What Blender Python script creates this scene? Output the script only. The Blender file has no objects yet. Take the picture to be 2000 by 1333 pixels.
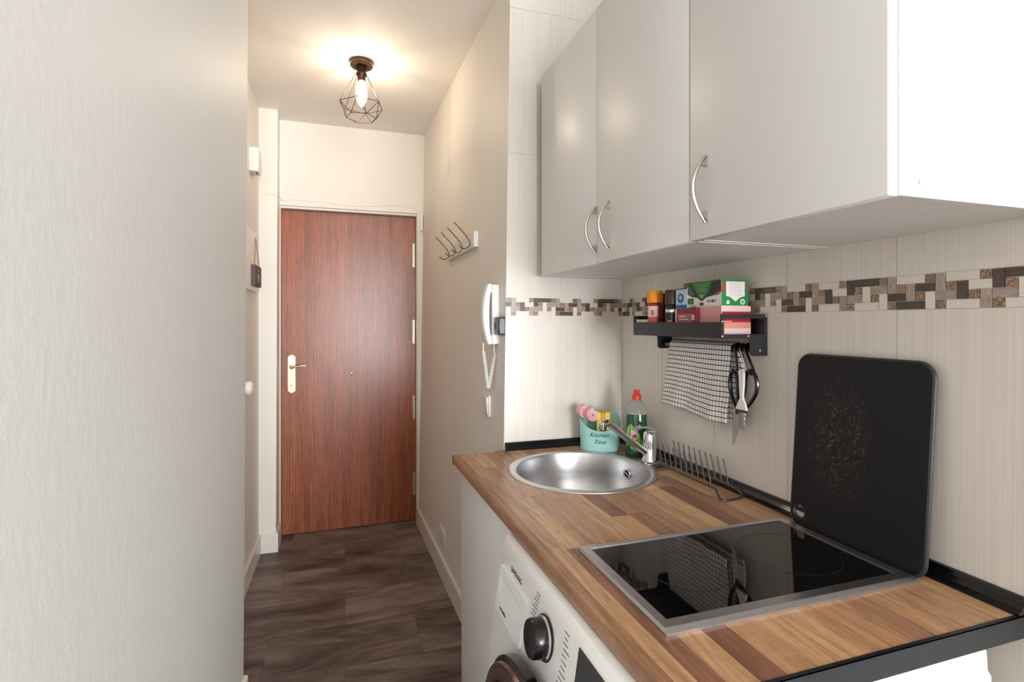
import bpy, bmesh, math, random
from mathutils import Vector, Matrix
from mathutils.geometry import tessellate_polygon
random.seed(7)
sc = bpy.context.scene
COL = sc.collection
R = math.radians
PI = math.pi

# ------------------------------------------------------------------ camera, world, light, exposure
CAM_H, YAW = 1.325, 17.8
cam = bpy.data.cameras.new('camera'); cam.sensor_width = 36.0
cam.lens = 1010 / 2000 * 36.0
cam.shift_y = -36.5 / 2000
cam.clip_start = 0.02
camo = bpy.data.objects.new('camera', cam); COL.objects.link(camo)
camo.location = (0, 0, CAM_H); camo.rotation_euler = (R(90), 0, R(-YAW))
sc.camera = camo

w = bpy.data.worlds.new('sky'); sc.world = w; w.use_nodes = True
w.node_tree.nodes['Background'].inputs[0].default_value = (0.80, 0.90, 1.0, 1)
w.node_tree.nodes['Background'].inputs[1].default_value = 1.0

def area_light(name, loc, rot, sx, sy, power, color):
    l = bpy.data.lights.new(name, 'AREA'); l.shape = 'RECTANGLE'; l.size = sx; l.size_y = sy
    l.energy = power; l.color = color
    o = bpy.data.objects.new(name, l); COL.objects.link(o)
    o.location = loc; o.rotation_euler = rot
    return o
# daylight through the big window behind the camera
area_light('window_daylight', (1.40, -5.40, 1.35), (R(90), 0, 0), 2.7, 2.0, 330, (0.935, 0.972, 1.0))

vs = sc.view_settings
vs.view_transform = 'Standard'; vs.look = 'None'; vs.gamma = 1.0; vs.exposure = 0.62
vs.use_curve_mapping = False

# ------------------------------------------------------------------ materials
def lin(c):
    c /= 255.0
    return c / 12.92 if c <= 0.04045 else ((c + 0.055) / 1.055) ** 2.4
def rgb(r, g, b): return (lin(r), lin(g), lin(b), 1.0)

MATS = {}
class NT:
    def __init__(s, name):
        s.m = bpy.data.materials.new(name); s.m.use_nodes = True
        s.t = s.m.node_tree; s.b = s.t.nodes['Principled BSDF']
        MATS[name] = s.m
    def n(s, typ, **kw):
        nd = s.t.nodes.new(typ)
        for k, v in kw.items():
            if isinstance(k, str) and hasattr(nd, k): setattr(nd, k, v)
            else: nd.inputs[k].default_value = v
        return nd
    def l(s, a, b): s.t.links.new(a, b)
    def set(s, **kw):
        names = {'rough': 'Roughness', 'metal': 'Metallic', 'color': 'Base Color', 'trans': 'Transmission Weight',
                 'ior': 'IOR', 'spec': 'Specular IOR Level', 'coat': 'Coat Weight', 'coatr': 'Coat Roughness',
                 'emit': 'Emission Color', 'emits': 'Emission Strength', 'alpha': 'Alpha', 'sheen': 'Sheen Weight'}
        for k, v in kw.items(): s.b.inputs[names[k]].default_value = v
        return s
    def coords(s, scale=(1, 1, 1), rot=(0, 0, 0), kind='Object', jitter=False):
        tc = s.n('ShaderNodeTexCoord'); mp = s.n('ShaderNodeMapping')
        mp.inputs['Scale'].default_value = scale; mp.inputs['Rotation'].default_value = rot
        src = tc.outputs[kind]
        if jitter:
            oi = s.n('ShaderNodeObjectInfo'); mul = s.n('ShaderNodeVectorMath', operation='SCALE')
            comb = s.n('ShaderNodeCombineXYZ')
            s.l(oi.outputs['Random'], comb.inputs[0]); s.l(oi.outputs['Random'], comb.inputs[1]); s.l(oi.outputs['Random'], comb.inputs[2])
            s.l(comb.outputs[0], mul.inputs[0]); mul.inputs['Scale'].default_value = 37.0
            add = s.n('ShaderNodeVectorMath', operation='ADD')
            s.l(src, add.inputs[0]); s.l(mul.outputs[0], add.inputs[1]); src = add.outputs[0]
        s.l(src, mp.inputs[0]); return mp.outputs[0]
    def noise(s, vec, scale, detail=4, rough=0.55, dist=0.0):
        nd = s.n('ShaderNodeTexNoise'); s.l(vec, nd.inputs['Vector'])
        nd.inputs['Scale'].default_value = scale; nd.inputs['Detail'].default_value = detail
        nd.inputs['Roughness'].default_value = rough; nd.inputs['Distortion'].default_value = dist
        return nd.outputs['Fac']
    def ramp(s, fac, stops):
        nd = s.n('ShaderNodeValToRGB'); s.l(fac, nd.inputs[0])
        e = nd.color_ramp.elements
        while len(e) < len(stops): e.new(0.5)
        for el, (p, c) in zip(e, stops): el.position = p; el.color = c
        return nd.outputs[0]
    def mix(s, fac, a, b, blend='MIX'):
        nd = s.n('ShaderNodeMix', data_type='RGBA', blend_type=blend)
        if isinstance(fac, (int, float)): nd.inputs[0].default_value = fac
        else: s.l(fac, nd.inputs[0])
        for i, v in ((6, a), (7, b)):
            if isinstance(v, tuple): nd.inputs[i].default_value = v
            else: s.l(v, nd.inputs[i])
        return nd.outputs[2]
    def math(s, op, a, b=0.0):
        nd = s.n('ShaderNodeMath', operation=op)
        for i, v in ((0, a), (1, b)):
            if isinstance(v, (int, float)): nd.inputs[i].default_value = v
            else: s.l(v, nd.inputs[i])
        return nd.outputs[0]
    def base(s, c): s.l(c, s.b.inputs['Base Color'])
    def bump(s, h, strength=0.2, dist=0.002):
        nd = s.n('ShaderNodeBump'); nd.inputs['Strength'].default_value = strength; nd.inputs['Distance'].default_value = dist
        s.l(h, nd.inputs['Height']); s.l(nd.outputs[0], s.b.inputs['Normal'])

def plain(name, c, rough=0.5, metal=0.0, **kw):
    t = NT(name).set(color=c, rough=rough, metal=metal, **kw); return t.m

def paint(name, c, bumpst, scale, stretch, rough=0.6):
    t = NT(name).set(rough=rough)
    v = t.coords((1, 1, stretch))
    n1 = t.noise(v, scale, 5, 0.6); n2 = t.noise(v, 2.2, 2)
    t.base(t.ramp(n2, [(0.3, tuple(x * 0.965 for x in c[:3]) + (1,)), (0.7, c)]))
    t.bump(n1, bumpst, 0.004); return t.m
M_wall = paint('wall_paint', rgb(223, 222, 219), 0.24, 60, 0.55, 0.5)
M_wallc = paint('cream_wall_paint', rgb(234, 228, 219), 0.10, 40, 0.6, 0.55)
M_ceil = paint('ceiling_paint', rgb(246, 242, 236), 0.06, 40, 1, 0.7)
M_skirt = plain('white_skirting', rgb(232, 226, 218), 0.35)
M_white = plain('white_gloss_laminate', rgb(226, 225, 222), 0.36)
M_whitem = plain('white_matt_laminate', rgb(226, 225, 222), 0.4)
M_plast = plain('white_plastic', rgb(238, 236, 232), 0.3)
M_grout = plain('cream_grout', rgb(240, 235, 228), 0.8)
M_black = plain('black_satin_metal', rgb(34, 33, 36), 0.42)
M_blackg = plain('black_gloss_plastic', rgb(14, 14, 17), 0.18)
M_chrome = plain('chrome', rgb(225, 225, 228), 0.10, 1.0)
M_nickel = plain('brushed_nickel', rgb(200, 196, 190), 0.32, 1.0)
M_brass = plain('polished_brass', rgb(232, 222, 188), 0.25, 1.0)
M_dark = plain('dark_void', rgb(12, 11, 12), 0.7)
M_bronze = plain('dark_bronze_metal', rgb(70, 48, 36), 0.4, 0.7)

def wood_door():
    t = NT('sapele_veneer').set(rough=0.33, spec=0.6)
    warp = t.noise(t.coords((1, 1, 0.45)), 3.2, 2)
    sep = t.n('ShaderNodeSeparateXYZ'); t.l(t.coords(), sep.inputs[0])
    ph = t.math('ADD', t.math('MULTIPLY', sep.outputs[0], 78.0), t.math('MULTIPLY', warp, 4.5))
    ph = t.math('ADD', ph, t.math('MULTIPLY', t.noise(t.coords((1, 1, 0.03)), 24, 3), 2.2))
    rib = t.math('ABSOLUTE', t.math('SUBTRACT', t.math('FRACT', ph), 0.5))
    b = t.noise(t.coords((1, 1, 0.04)), 240, 3, 0.6); a = t.noise(t.coords((1, 1, 0.05)), 30, 3, 0.5)
    c = t.noise(t.coords((1, 1, 0.3)), 5.0, 2)
    f = t.math('ADD', t.math('ADD', t.math('MULTIPLY', rib, 0.38), t.math('MULTIPLY', b, 0.50)), t.math('MULTIPLY', a, 0.35))
    col = t.ramp(f, [(0.36, rgb(86, 40, 21)), (0.5, rgb(138, 70, 39)), (0.66, rgb(178, 100, 60))])
    t.base(t.mix(t.math('MULTIPLY', c, 0.35), col, rgb(150, 76, 40)))
    t.bump(b, 0.06, 0.001); return t.m
M_door = wood_door()

def stave(name, stops):
    t = NT(name).set(rough=0.3, spec=0.5)
    oi = t.n('ShaderNodeObjectInfo')
    col = t.ramp(oi.outputs['Random'], stops)
    v = t.coords((1, 0.07, 1), jitter=True)
    g = t.noise(v, 110, 4, 0.6, 0.8); g2 = t.noise(t.coords((1, 0.12, 1), jitter=True), 30, 3, 0.6, 1.2)
    g3 = t.noise(t.coords((1, 3.0, 1), jitter=True), 26, 3, 0.6, 0.6)
    dark = t.ramp(g, [(0.35, (0.52, 0.47, 0.43, 1)), (0.6, (1, 1, 1, 1))])
    dark2 = t.ramp(g2, [(0.30, (0.42, 0.37, 0.34, 1)), (0.47, (1.0, 1.0, 1.0, 1))])
    cross = t.ramp(g3, [(0.3, (0.86, 0.82, 0.78, 1)), (0.55, (1, 1, 1, 1))])
    c1 = t.mix(0.7, col, dark, 'MULTIPLY'); c2 = t.mix(0.45, c1, dark2, 'MULTIPLY')
    t.base(t.mix(0.6, c2, cross, 'MULTIPLY')); return t.m
M_stave = stave('butcher_block_laminate', [(0.0, rgb(152, 108, 82)), (0.18, rgb(206, 160, 118)), (0.36, rgb(178, 134, 106)), (0.52, rgb(222, 180, 134)), (0.68, rgb(140, 96, 72)), (0.84, rgb(194, 150, 116)), (1.0, rgb(212, 168, 124))])
M_edge = stave('worktop_edge_laminate', [(0.0, rgb(164, 120, 88)), (1.0, rgb(168, 124, 92))])

def floor_mat():
    t = NT('slate_vinyl').set(rough=0.5, spec=0.35)
    v = t.coords((0.32, 1, 1), jitter=True)
    a = t.noise(v, 7, 6, 0.62, 0.5); b = t.noise(t.coords((0.1, 1, 1), jitter=True), 60, 4, 0.6)
    oi = t.n('ShaderNodeObjectInfo')
    f = t.math('ADD', t.math('ADD', t.math('MULTIPLY', a, 0.85), t.math('MULTIPLY', b, 0.20)), t.math('MULTIPLY', oi.outputs['Random'], 0.08))
    t.base(t.ramp(f, [(0.40, rgb(76, 63, 58)), (0.54, rgb(114, 99, 92)), (0.68, rgb(146, 131, 123))]))
    t.bump(b, 0.05, 0.001); return t.m
M_floor = floor_mat()
M_joint = plain('floor_joint', rgb(40, 34, 32), 0.8)

def tile_mat(name, base, dark, stretch, scale, bump=0.08, rough=0.3):
    t = NT(name).set(rough=rough, spec=0.5)
    v = t.coords(stretch, jitter=True)
    a = t.noise(v, scale, 3, 0.6)
    t.base(t.ramp(a, [(0.35, dark), (0.62, base)])); t.bump(a, bump, 0.001); return t.m
M_tile = tile_mat('cream_lined_tile', rgb(229, 222, 213), rgb(221, 212, 202), (1, 1, 0.012), 260, 0.04)
M_mos = {
 ('w', 'h'): tile_mat('mosaic_cream_h', rgb(230, 222, 212), rgb(222, 212, 200), (1, 1, 12), 60),
 ('w', 'v'): tile_mat('mosaic_cream_v', rgb(234, 226, 216), rgb(224, 214, 203), (12, 12, 1), 60),
 ('g', 'h'): tile_mat('mosaic_taupe_h', rgb(188, 171, 159), rgb(142, 124, 113), (1, 1, 12), 60),
 ('g', 'v'): tile_mat('mosaic_taupe_v', rgb(192, 176, 164), rgb(146, 128, 118), (12, 12, 1), 60),
 ('d', 'h'): tile_mat('mosaic_umber_h', rgb(100, 83, 76), rgb(66, 53, 49), (1, 1, 12), 60),
 ('d', 'v'): tile_mat('mosaic_umber_v', rgb(102, 86, 79), rgb(68, 55, 50), (12, 12, 1), 60),
}
def speckle():
    t = NT('mosaic_bronze_speckle').set(rough=0.3)
    v = t.coords((1, 1, 1), jitter=True); a = t.noise(v, 420, 2, 0.6)
    oi = t.n('ShaderNodeObjectInfo')
    warm = t.ramp(a, [(0.4, rgb(104, 76, 58)), (0.5, rgb(160, 122, 98)), (0.62, rgb(214, 188, 166))])
    cool = t.ramp(a, [(0.4, rgb(92, 72, 52)), (0.52, rgb(134, 112, 84)), (0.64, rgb(176, 154, 122))])
    t.base(t.mix(oi.outputs['Random'], warm, cool)); return t.m
M_mos[('s', 'h')] = M_mos[('s', 'v')] = speckle()

def steel():
    t = NT('brushed_steel').set(color=rgb(205, 205, 207), rough=0.30, metal=1.0)
    return t.m
M_steel = steel()
M_glassblk = plain('black_ceramic_glass', rgb(9, 9, 11), 0.03, 0.0, spec=0.6)

def board_mat():
    t = NT('scratched_black_board').set(rough=0.45, spec=0.3)
    def streak(rot, off):
        tc = t.coords((1, 1, 1), rot=(R(rot), 0, 0)); mp = t.n('ShaderNodeMapping'); t.l(tc, mp.inputs[0])
        mp.inputs['Scale'].default_value = (1, 0.10, 1); mp.inputs['Location'].default_value = (off, off, off)
        return t.noise(mp.outputs[0], 420, 3, 0.65)
    s = t.math('MAXIMUM', streak(35, 1), t.math('MAXIMUM', streak(80, 3), streak(120, 7)))
    tc = t.coords(); sep = t.n('ShaderNodeSeparateXYZ'); t.l(tc, sep.inputs[0])
    dy = t.math('MULTIPLY', t.math('SUBTRACT', sep.outputs[1], 0.035), 11)
    dz = t.math('MULTIPLY', t.math('SUBTRACT', sep.outputs[2], 0.20), 6.0)
    d2 = t.math('ADD', t.math('MULTIPLY', dy, dy), t.math('MULTIPLY', dz, dz))
    reg = t.math('MULTIPLY', t.math('MAXIMUM', t.math('SUBTRACT', 1.0, d2), 0.0), t.noise(tc, 17, 3, 0.6))
    k = t.math('MULTIPLY', t.ramp(s, [(0.60, (0, 0, 0, 1)), (0.76, (1, 1, 1, 1))]), t.ramp(reg, [(0.14, (0, 0, 0, 1)), (0.45, (1, 1, 1, 1))]))
    t.base(t.mix(t.math('MULTIPLY', k, 0.9), rgb(23, 22, 26), rgb(140, 128, 108))); return t.m
M_board = board_mat()
M_boardedge = plain('grey_board_edge', rgb(46, 46, 51), 0.35)

def towel_mat():
    t = NT('checked_cotton').set(rough=0.9, spec=0.1)
    uv = t.n('ShaderNodeTexCoord').outputs['UV']; sep = t.n('ShaderNodeSeparateXYZ'); t.l(uv, sep.inputs[0])
    wob = t.math('MULTIPLY', t.noise(uv, 25, 2), 0.15)
    def line(s, wd):
        f = t.math('FRACT', t.math('ADD', s, wob)); return t.math('LESS_THAN', f, wd)
    a = line(t.math('DIVIDE', sep.outputs[0], 0.0104), 0.15); b = line(t.math('DIVIDE', sep.outputs[1], 0.0136), 0.17)
    c1 = t.mix(a, rgb(246, 241, 237), rgb(112, 106, 105)); c2 = t.mix(b, c1, rgb(44, 42, 44))
    t.base(c2); t.bump(t.noise(uv, 700, 2), 0.25, 0.001); return t.m
M_towel = towel_mat()

# ------------------------------------------------------------------ geometry helpers
class MB:
    def __init__(s): s.v = []; s.f = []; s.sm = []; s.uv = None
    def add(s, vs, fs, smooth=False):
        o = len(s.v); s.v += [Vector(p) for p in vs]
        s.f += [tuple(i + o for i in f) for f in fs]; s.sm += [smooth] * len(fs); return s
    def box(s, x0, x1, y0, y1, z0, z1):
        vs = [(x, y, z) for z in (z0, z1) for y in (y0, y1) for x in (x0, x1)]
        return s.add(vs, [(0, 2, 3, 1), (4, 5, 7, 6), (0, 1, 5, 4), (2, 6, 7, 3), (0, 4, 6, 2), (1, 3, 7, 5)])
    def hexa(s, bot, top):   # two quads, same winding
        return s.add(list(bot) + list(top), [(3, 2, 1, 0), (4, 5, 6, 7), (0, 1, 5, 4), (1, 2, 6, 5), (2, 3, 7, 6), (3, 0, 4, 7)])
    def rbox(s, x0, x1, y0, y1, z0, z1, r=0.004, seg=3):
        bm = bmesh.new(); bmesh.ops.create_cube(bm, size=1)
        for v in bm.verts:
            v.co = Vector(((x0 + x1) / 2 + v.co.x * (x1 - x0), (y0 + y1) / 2 + v.co.y * (y1 - y0), (z0 + z1) / 2 + v.co.z * (z1 - z0)))
        bmesh.ops.bevel(bm, geom=bm.edges[:], offset=r, segments=seg, affect='EDGES', profile=0.5)
        return s.bm(bm, True)
    def bm(s, bm, smooth=False):
        bm.verts.ensure_lookup_table(); bm.verts.index_update()
        s.add([v.co.copy() for v in bm.verts], [tuple(v.index for v in f.verts) for f in bm.faces], smooth); bm.free(); return s
    def tube(s, pts, r, seg=8, closed=False, caps=True):
        pts = [Vector(p) for p in pts]; n = len(pts); rr = r if isinstance(r, (list, tuple)) else [r] * n
        rings = []; prev = None
        for i, p in enumerate(pts):
            a = pts[i - 1] if (i > 0 or closed) else p; b = pts[(i + 1) % n] if (i < n - 1 or closed) else p
            t = (b - a).normalized()
            if prev is None:
                up = Vector((0, 0, 1)) if abs(t.z) < 0.9 else Vector((1, 0, 0))
                nrm = t.cross(up).normalized()
            else:
                nrm = prev - t * prev.dot(t)
                nrm = nrm.normalized() if nrm.length > 1e-6 else t.orthogonal().normalized()
            prev = nrm; bn = t.cross(nrm)
            rings.append([p + (nrm * math.cos(2 * PI * k / seg) + bn * math.sin(2 * PI * k / seg)) * rr[i] for k in range(seg)])
        vs = [q for ring in rings for q in ring]; fs = []
        m = n if closed else n - 1
        for i in range(m):
            for k in range(seg):
                a = i * seg + k; b = i * seg + (k + 1) % seg; j = ((i + 1) % n) * seg
                fs.append((a, b, j + (k + 1) % seg, j + k))
        if caps and not closed:
            fs.append(tuple(range(seg))[::-1]); fs.append(tuple((n - 1) * seg + k for k in range(seg)))
        return s.add(vs, fs, True)
    def lathe(s, prof, c=(0, 0, 0), seg=32, sx=1.0, sy=1.0, axis='z', cap=True, zf=None):
        c = Vector(c); vs = []; fs = []
        for (r, z) in prof:
            for k in range(seg):
                a = 2 * PI * k / seg; x = r * math.cos(a) * sx; y = r * math.sin(a) * sy
                zz = zf(x, y, z) if zf else z
                p = (x, y, zz)
                if axis == 'x': p = (zz, x, y)      # revolve about X
                if axis == 'y': p = (y, zz, x)
                vs.append(c + Vector(p))
        for i in range(len(prof) - 1):
            for k in range(seg):
                fs.append((i * seg + k, i * seg + (k + 1) % seg, (i + 1) * seg + (k + 1) % seg, (i + 1) * seg + k))
        if cap:
            if prof[0][0] > 1e-5: fs.append(tuple(range(seg))[::-1])
            if prof[-1][0] > 1e-5: fs.append(tuple((len(prof) - 1) * seg + k for k in range(seg)))
        return s.add(vs, fs, True)
    def prism(s, outer, d, fn, holes=()):
        """2-D outline (with holes) extruded; fn(u, v, h) -> point, h in 0..d"""
        loops = [list(outer)] + [list(h) for h in holes]
        tris = tessellate_polygon([[Vector((u, v, 0)) for u, v in lp] for lp in loops])
        flat = [p for lp in loops for p in lp]; n = len(flat)
        vs = [fn(u, v, 0) for u, v in flat] + [fn(u, v, d) for u, v in flat]
        fs = [tuple(t) for t in tris] + [tuple(i + n for i in t[::-1]) for t in tris]
        o = 0
        for lp in loops:
            m = len(lp)
            for i in range(m):
                a, b = o + i, o + (i + 1) % m; fs.append((a, b, b + n, a + n))
            o += m
        return s.add(vs, fs)
    def build(s, name, mat, parent=None, origin=None, shade=None, uv=None):
        off = Vector((0, 0, 0)); p = parent
        while p: off += p.location; p = p.parent
        if origin is None:
            lo = [min(v[i] for v in s.v) for i in range(3)]; hi = [max(v[i] for v in s.v) for i in range(3)]
            origin = ((lo[0] + hi[0]) / 2, (lo[1] + hi[1]) / 2, lo[2])
        origin = Vector(origin)
        me = bpy.data.meshes.new(name)
        me.from_pydata([tuple(v - origin) for v in s.v], [], s.f)
        bm = bmesh.new(); bm.from_mesh(me); bmesh.ops.recalc_face_normals(bm, faces=bm.faces[:]); bm.to_mesh(me); bm.free()
        me.polygons.foreach_set('use_smooth', s.sm if shade is None else [shade] * len(s.f))
        if any(s.sm) and shade is None or shade:
            try: me.set_sharp_from_angle(angle=R(42))
            except Exception: pass
        if uv:
            ul = me.uv_layers.new(name='UVMap')
            for lp in me.loops: ul.data[lp.index].uv = uv[lp.vertex_index]
        me.materials.append(mat)
        o = bpy.data.objects.new(name, me); COL.objects.link(o)
        o.location = origin - off
        if parent: o.parent = parent
        return o

def tag(o, label, cat, group=None, kind=None):
    o['label'] = label; o['category'] = cat
    if group: o['group'] = group
    if kind: o['kind'] = kind
    return o
def thing(name, loc, label, cat, group=None, kind=None):
    o = bpy.data.objects.new(name, None); o.empty_display_size = 0.05; COL.objects.link(o); o.location = loc
    return tag(o, label, cat, group, kind)
def inst(name, me, loc, parent):
    off = Vector((0, 0, 0)); p = parent
    while p: off += p.location; p = p.parent
    o = bpy.data.objects.new(name, me); COL.objects.link(o); o.location = Vector(loc) - off; o.parent = parent; return o

def text(name, body, size, loc, right, up, mat, parent, shear=0.0, depth=0.0004, sx=1.0, align='CENTER'):
    cu = bpy.data.curves.new(name, 'FONT'); cu.body = body; cu.size = size; cu.shear = shear; cu.align_x = align; cu.align_y = 'CENTER'
    cu.extrude = depth; cu.resolution_u = 3
    to = bpy.data.objects.new(name, cu); COL.objects.link(to)
    bpy.context.view_layer.update()
    me = bpy.data.meshes.new_from_object(to.evaluated_get(bpy.context.evaluated_depsgraph_get()))
    bpy.data.objects.remove(to); bpy.data.curves.remove(cu)
    right = Vector(right).normalized(); up = Vector(up); up = (up - right * up.dot(right)).normalized(); nrm = right.cross(up)
    for v in me.vertices: v.co = right * v.co.x * sx + up * v.co.y + nrm * v.co.z
    me.materials.clear(); me.materials.append(mat); me.name = name
    return inst(name, me, loc, parent)

def rrect(u0, u1, v0, v1, r, seg=6):
    pts = []
    for cx, cy, a0 in ((u1 - r, v1 - r, 0), (u0 + r, v1 - r, 90), (u0 + r, v0 + r, 180), (u1 - r, v0 + r, 270)):
        for k in range(seg + 1):
            a = R(a0 + 90 * k / seg); pts.append((cx + r * math.cos(a), cy + r * math.sin(a)))
    return pts
def circ(u, v, r, n=20): return [(u + r * math.cos(2 * PI * k / n), v + r * math.sin(2 * PI * k / n)) for k in range(n)]
def arc(pts, n=8):
    """Catmull-Rom through points"""
    P = [Vector(p) for p in pts]; P = [P[0] * 2 - P[1]] + P + [P[-1] * 2 - P[-2]]; out = []
    for i in range(1, len(P) - 2):
        for k in range(n):
            t = k / n; a, b, c, d = P[i - 1:i + 3]
            out.append(0.5 * ((2 * b) + (c - a) * t + (2 * a - 5 * b + 4 * c - d) * t * t + (3 * b - a - 3 * c + d) * t ** 3))
    out.append(P[-2]); return out

# ------------------------------------------------------------------ room shell
CEIL = 2.557; RW = 0.988; EW = 1.725; ZT = 0.88
def xw(y, z):          # face of the corridor wall on the intercom side (slightly out of true)
    k = (3.45 - y) / 1.725
    b = 0.452 + 0.060 * k; t = 0.493 + 0.056 * k
    return b + (t - b) * z / CEIL
def S(name, mb, mat, label, cat, **kw): return tag(mb.build(name, mat, **kw), label, cat, kind='structure')

FLO = S('floor', MB().box(-2.3, 3.0, -5.6, 3.7, -0.06, -0.002), M_joint, 'dark brown slate-look vinyl floor running to the front door', 'floor')
S('ceiling', MB().box(-2.3, 3.0, -5.6, 3.7, CEIL, CEIL + 0.08), M_ceil, 'cream white ceiling around the wire cage lamp', 'ceiling')
# floor tiles 0.6 x 0.2925 in half bond
row = 0.2925; y = 3.255; rows = []
while y > -0.2: rows.append((y, y + row)); y -= row
tile_cache = {}
def plank(x0, x1, y0, y1):
    key = (round(x1 - x0, 3), round(y1 - y0, 3))
    if key not in tile_cache:
        tile_cache[key] = MB().box(-key[0] / 2, key[0] / 2, -key[1] / 2, key[1] / 2, -0.002, 0.0)
        o = tile_cache[key].build('floor_plank', M_floor, origin=(0, 0, 0)); tile_cache[key] = o.data; bpy.data.objects.remove(o)
    inst('floor_plank', tile_cache[key], ((x0 + x1) / 2, (y0 + y1) / 2, 0), FLO)
for i, (a, b) in enumerate(rows):
    b2 = min(b, 3.52); s0 = 0.295 if i % 2 == 0 else -0.005
    x = s0 - 1.2
    while x < 1.0:
        xa, xb = max(x, -0.55), min(x + 0.6, 1.0)
        if xb - xa > 0.03: plank(xa + 0.0006, xb - 0.0006, a + 0.0006, b2 - 0.0006)
        x += 0.6
FL2 = S('floor_living_area', MB().box(-2.3, 3.0, -5.6, rows[-1][0] - 0.001, -0.002, 0.0), M_floor, 'dark vinyl flooring of the living area by the window', 'floor')

S('wall_left', MB().hexa([(-0.60, 0.05, 0), (-0.335, 0.05, 0), (-0.335, 1.967, 0), (-0.60, 1.967, 0)], [(-0.60, 0.05, CEIL), (-0.319, 0.05, CEIL), (-0.319, 1.967, CEIL), (-0.60, 1.967, CEIL)]), M_wall, 'large pale grey painted wall with a rough plaster texture', 'wall')
S('wall_passage', MB().box(-0.60, -0.476, 1.967, 3.27, 0, CEIL), M_wallc, 'narrow strip of cream wall carrying the hanging plaque', 'wall')
S('wall_pillar', MB().hexa([(-0.60, 3.265, 0), (-0.386, 3.265, 0), (-0.386, 3.50, 0), (-0.60, 3.50, 0)], [(-0.60, 3.265, CEIL), (-0.376, 3.265, CEIL), (-0.386, 3.50, CEIL), (-0.60, 3.50, CEIL)]), M_wallc, 'white pillar standing out beside the wooden front door', 'pillar')
S('wall_corridor', MB().hexa([(xw(EW, 0), EW + 0.003, 0), (0.62, EW + 0.003, 0), (0.62, 3.50, 0), (xw(3.5, 0), 3.50, 0)], [(xw(EW, CEIL), EW + 0.003, CEIL), (0.66, EW + 0.003, CEIL), (0.66, 3.50, CEIL), (xw(3.5, CEIL), 3.50, CEIL)]), M_wallc, 'cream corridor wall carrying the coat hooks and the intercom', 'wall')
S('wall_front', MB().prism([(-0.40, 0.0), (-0.384, 0.0), (-0.384, 2.04), (0.4475, 2.04), (0.4475, 0.0), (0.52, 0.0), (0.52, CEIL), (-0.40, CEIL)], 0.06, lambda u, v, h: (u, 3.425 + h, v)), M_wallc, 'cream wall above and around the wooden front door', 'wall')
S('wall_outer', MB().box(-0.60, 0.70, 3.53, 3.62, 0, CEIL), M_dark, 'dark stairwell wall behind the front door', 'wall')
# living area behind the camera
S('wall_alcove', MB().box(-2.3, -0.60, 0.05, 0.13, 0, CEIL), M_wall, 'pale wall of the living area beside the kitchen', 'wall')
S('wall_side', MB().box(-2.4, -2.3, -5.6, 0.13, 0, CEIL), M_wall, 'pale side wall of the living area', 'wall')
S('wall_opposite', MB().box(3.0, 3.1, -5.6, 0.13, 0, CEIL), M_wall, 'pale side wall of the living area facing the window side', 'wall')
S('wall_return', MB().box(1.05, 3.0, 0.05, 0.13, 0, CEIL), M_wall, 'pale wall of the living area backing on to the kitchen', 'wall')
S('wall_window', MB().prism([(-2.3, 0), (3.0, 0), (3.0, CEIL), (-2.3, CEIL)], 0.1, lambda u, v, h: (u, -5.6 + h, v), holes=[[(0.0, 0.3), (2.8, 0.3), (2.8, 2.4), (0.0, 2.4)]]), M_wall, 'pale wall around the big window of the living area', 'wall')
W1 = thing('window_1', (1.40, -5.57, 0.3), 'big white framed window lighting the living area', 'window', kind='structure')
MB().prism([(0, 0.3), (2.8, 0.3), (2.8, 2.4), (0, 2.4)], 0.04, lambda u, v, h: (u, -5.59 + h, v), holes=[[(0.06, 0.36), (1.37, 0.36), (1.37, 2.34), (0.06, 2.34)], [(1.43, 0.36), (2.74, 0.36), (2.74, 2.34), (1.43, 2.34)]]).build('window_frame', M_plast, W1)
M_pane = plain('window_glass', (1, 1, 1, 1), 0.0, trans=1.0, ior=1.05)
for a in (0.06, 1.43): MB().box(a, a + 1.31, -5.575, -5.57, 0.36, 2.34).build('pane', M_pane, W1)

# tiled kitchen walls ------------------------------------------------
PIT = 0.2533
WR = S('wall_right', MB().box(0.9897, 1.05, 0.05, EW + 0.08, 0, CEIL), M_grout, 'cream tiled kitchen wall with a mosaic border behind the worktop', 'wall')
WE = S('wall_end', MB().box(0.60, 0.9897, EW + 0.0017, EW + 0.08, 0, CEIL), M_grout, 'short bright tiled wall with a mosaic border at the sink', 'wall')
Z_B0, Z_B1 = 1.3485, 1.4115
zrows = [(0.0, 0.346), (0.348, 0.8465), (0.8485, Z_B0 - 0.0008), (Z_B1 + 0.0008, 1.9195), (1.9205, 2.4295), (2.4305, CEIL)]
ygr = [EW, 1.466, 1.213, 0.9595, 0.706, 0.4527, 0.1994, 0.05]
G = 0.0010
tc2 = {}
def boxmesh(name, dx, dy, dz, mat):
    k = (name, round(dx, 4), round(dy, 4), round(dz, 4), mat.name)
    if k not in tc2:
        o = MB().box(-dx / 2, dx / 2, -dy / 2, dy / 2, 0, dz).build(name, mat, origin=(0, 0, 0)); tc2[k] = o.data; bpy.data.objects.remove(o)
    return tc2[k]
for z0, z1 in zrows:
    for ya, yb in zip(ygr[1:], ygr[:-1]):
        inst('wall_tile', boxmesh('wall_tile', 0.003, yb - ya - 2 * G, z1 - z0, M_tile), (RW + 0.0015, (ya + yb) / 2, z0), WR)
XG = 0.736
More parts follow.
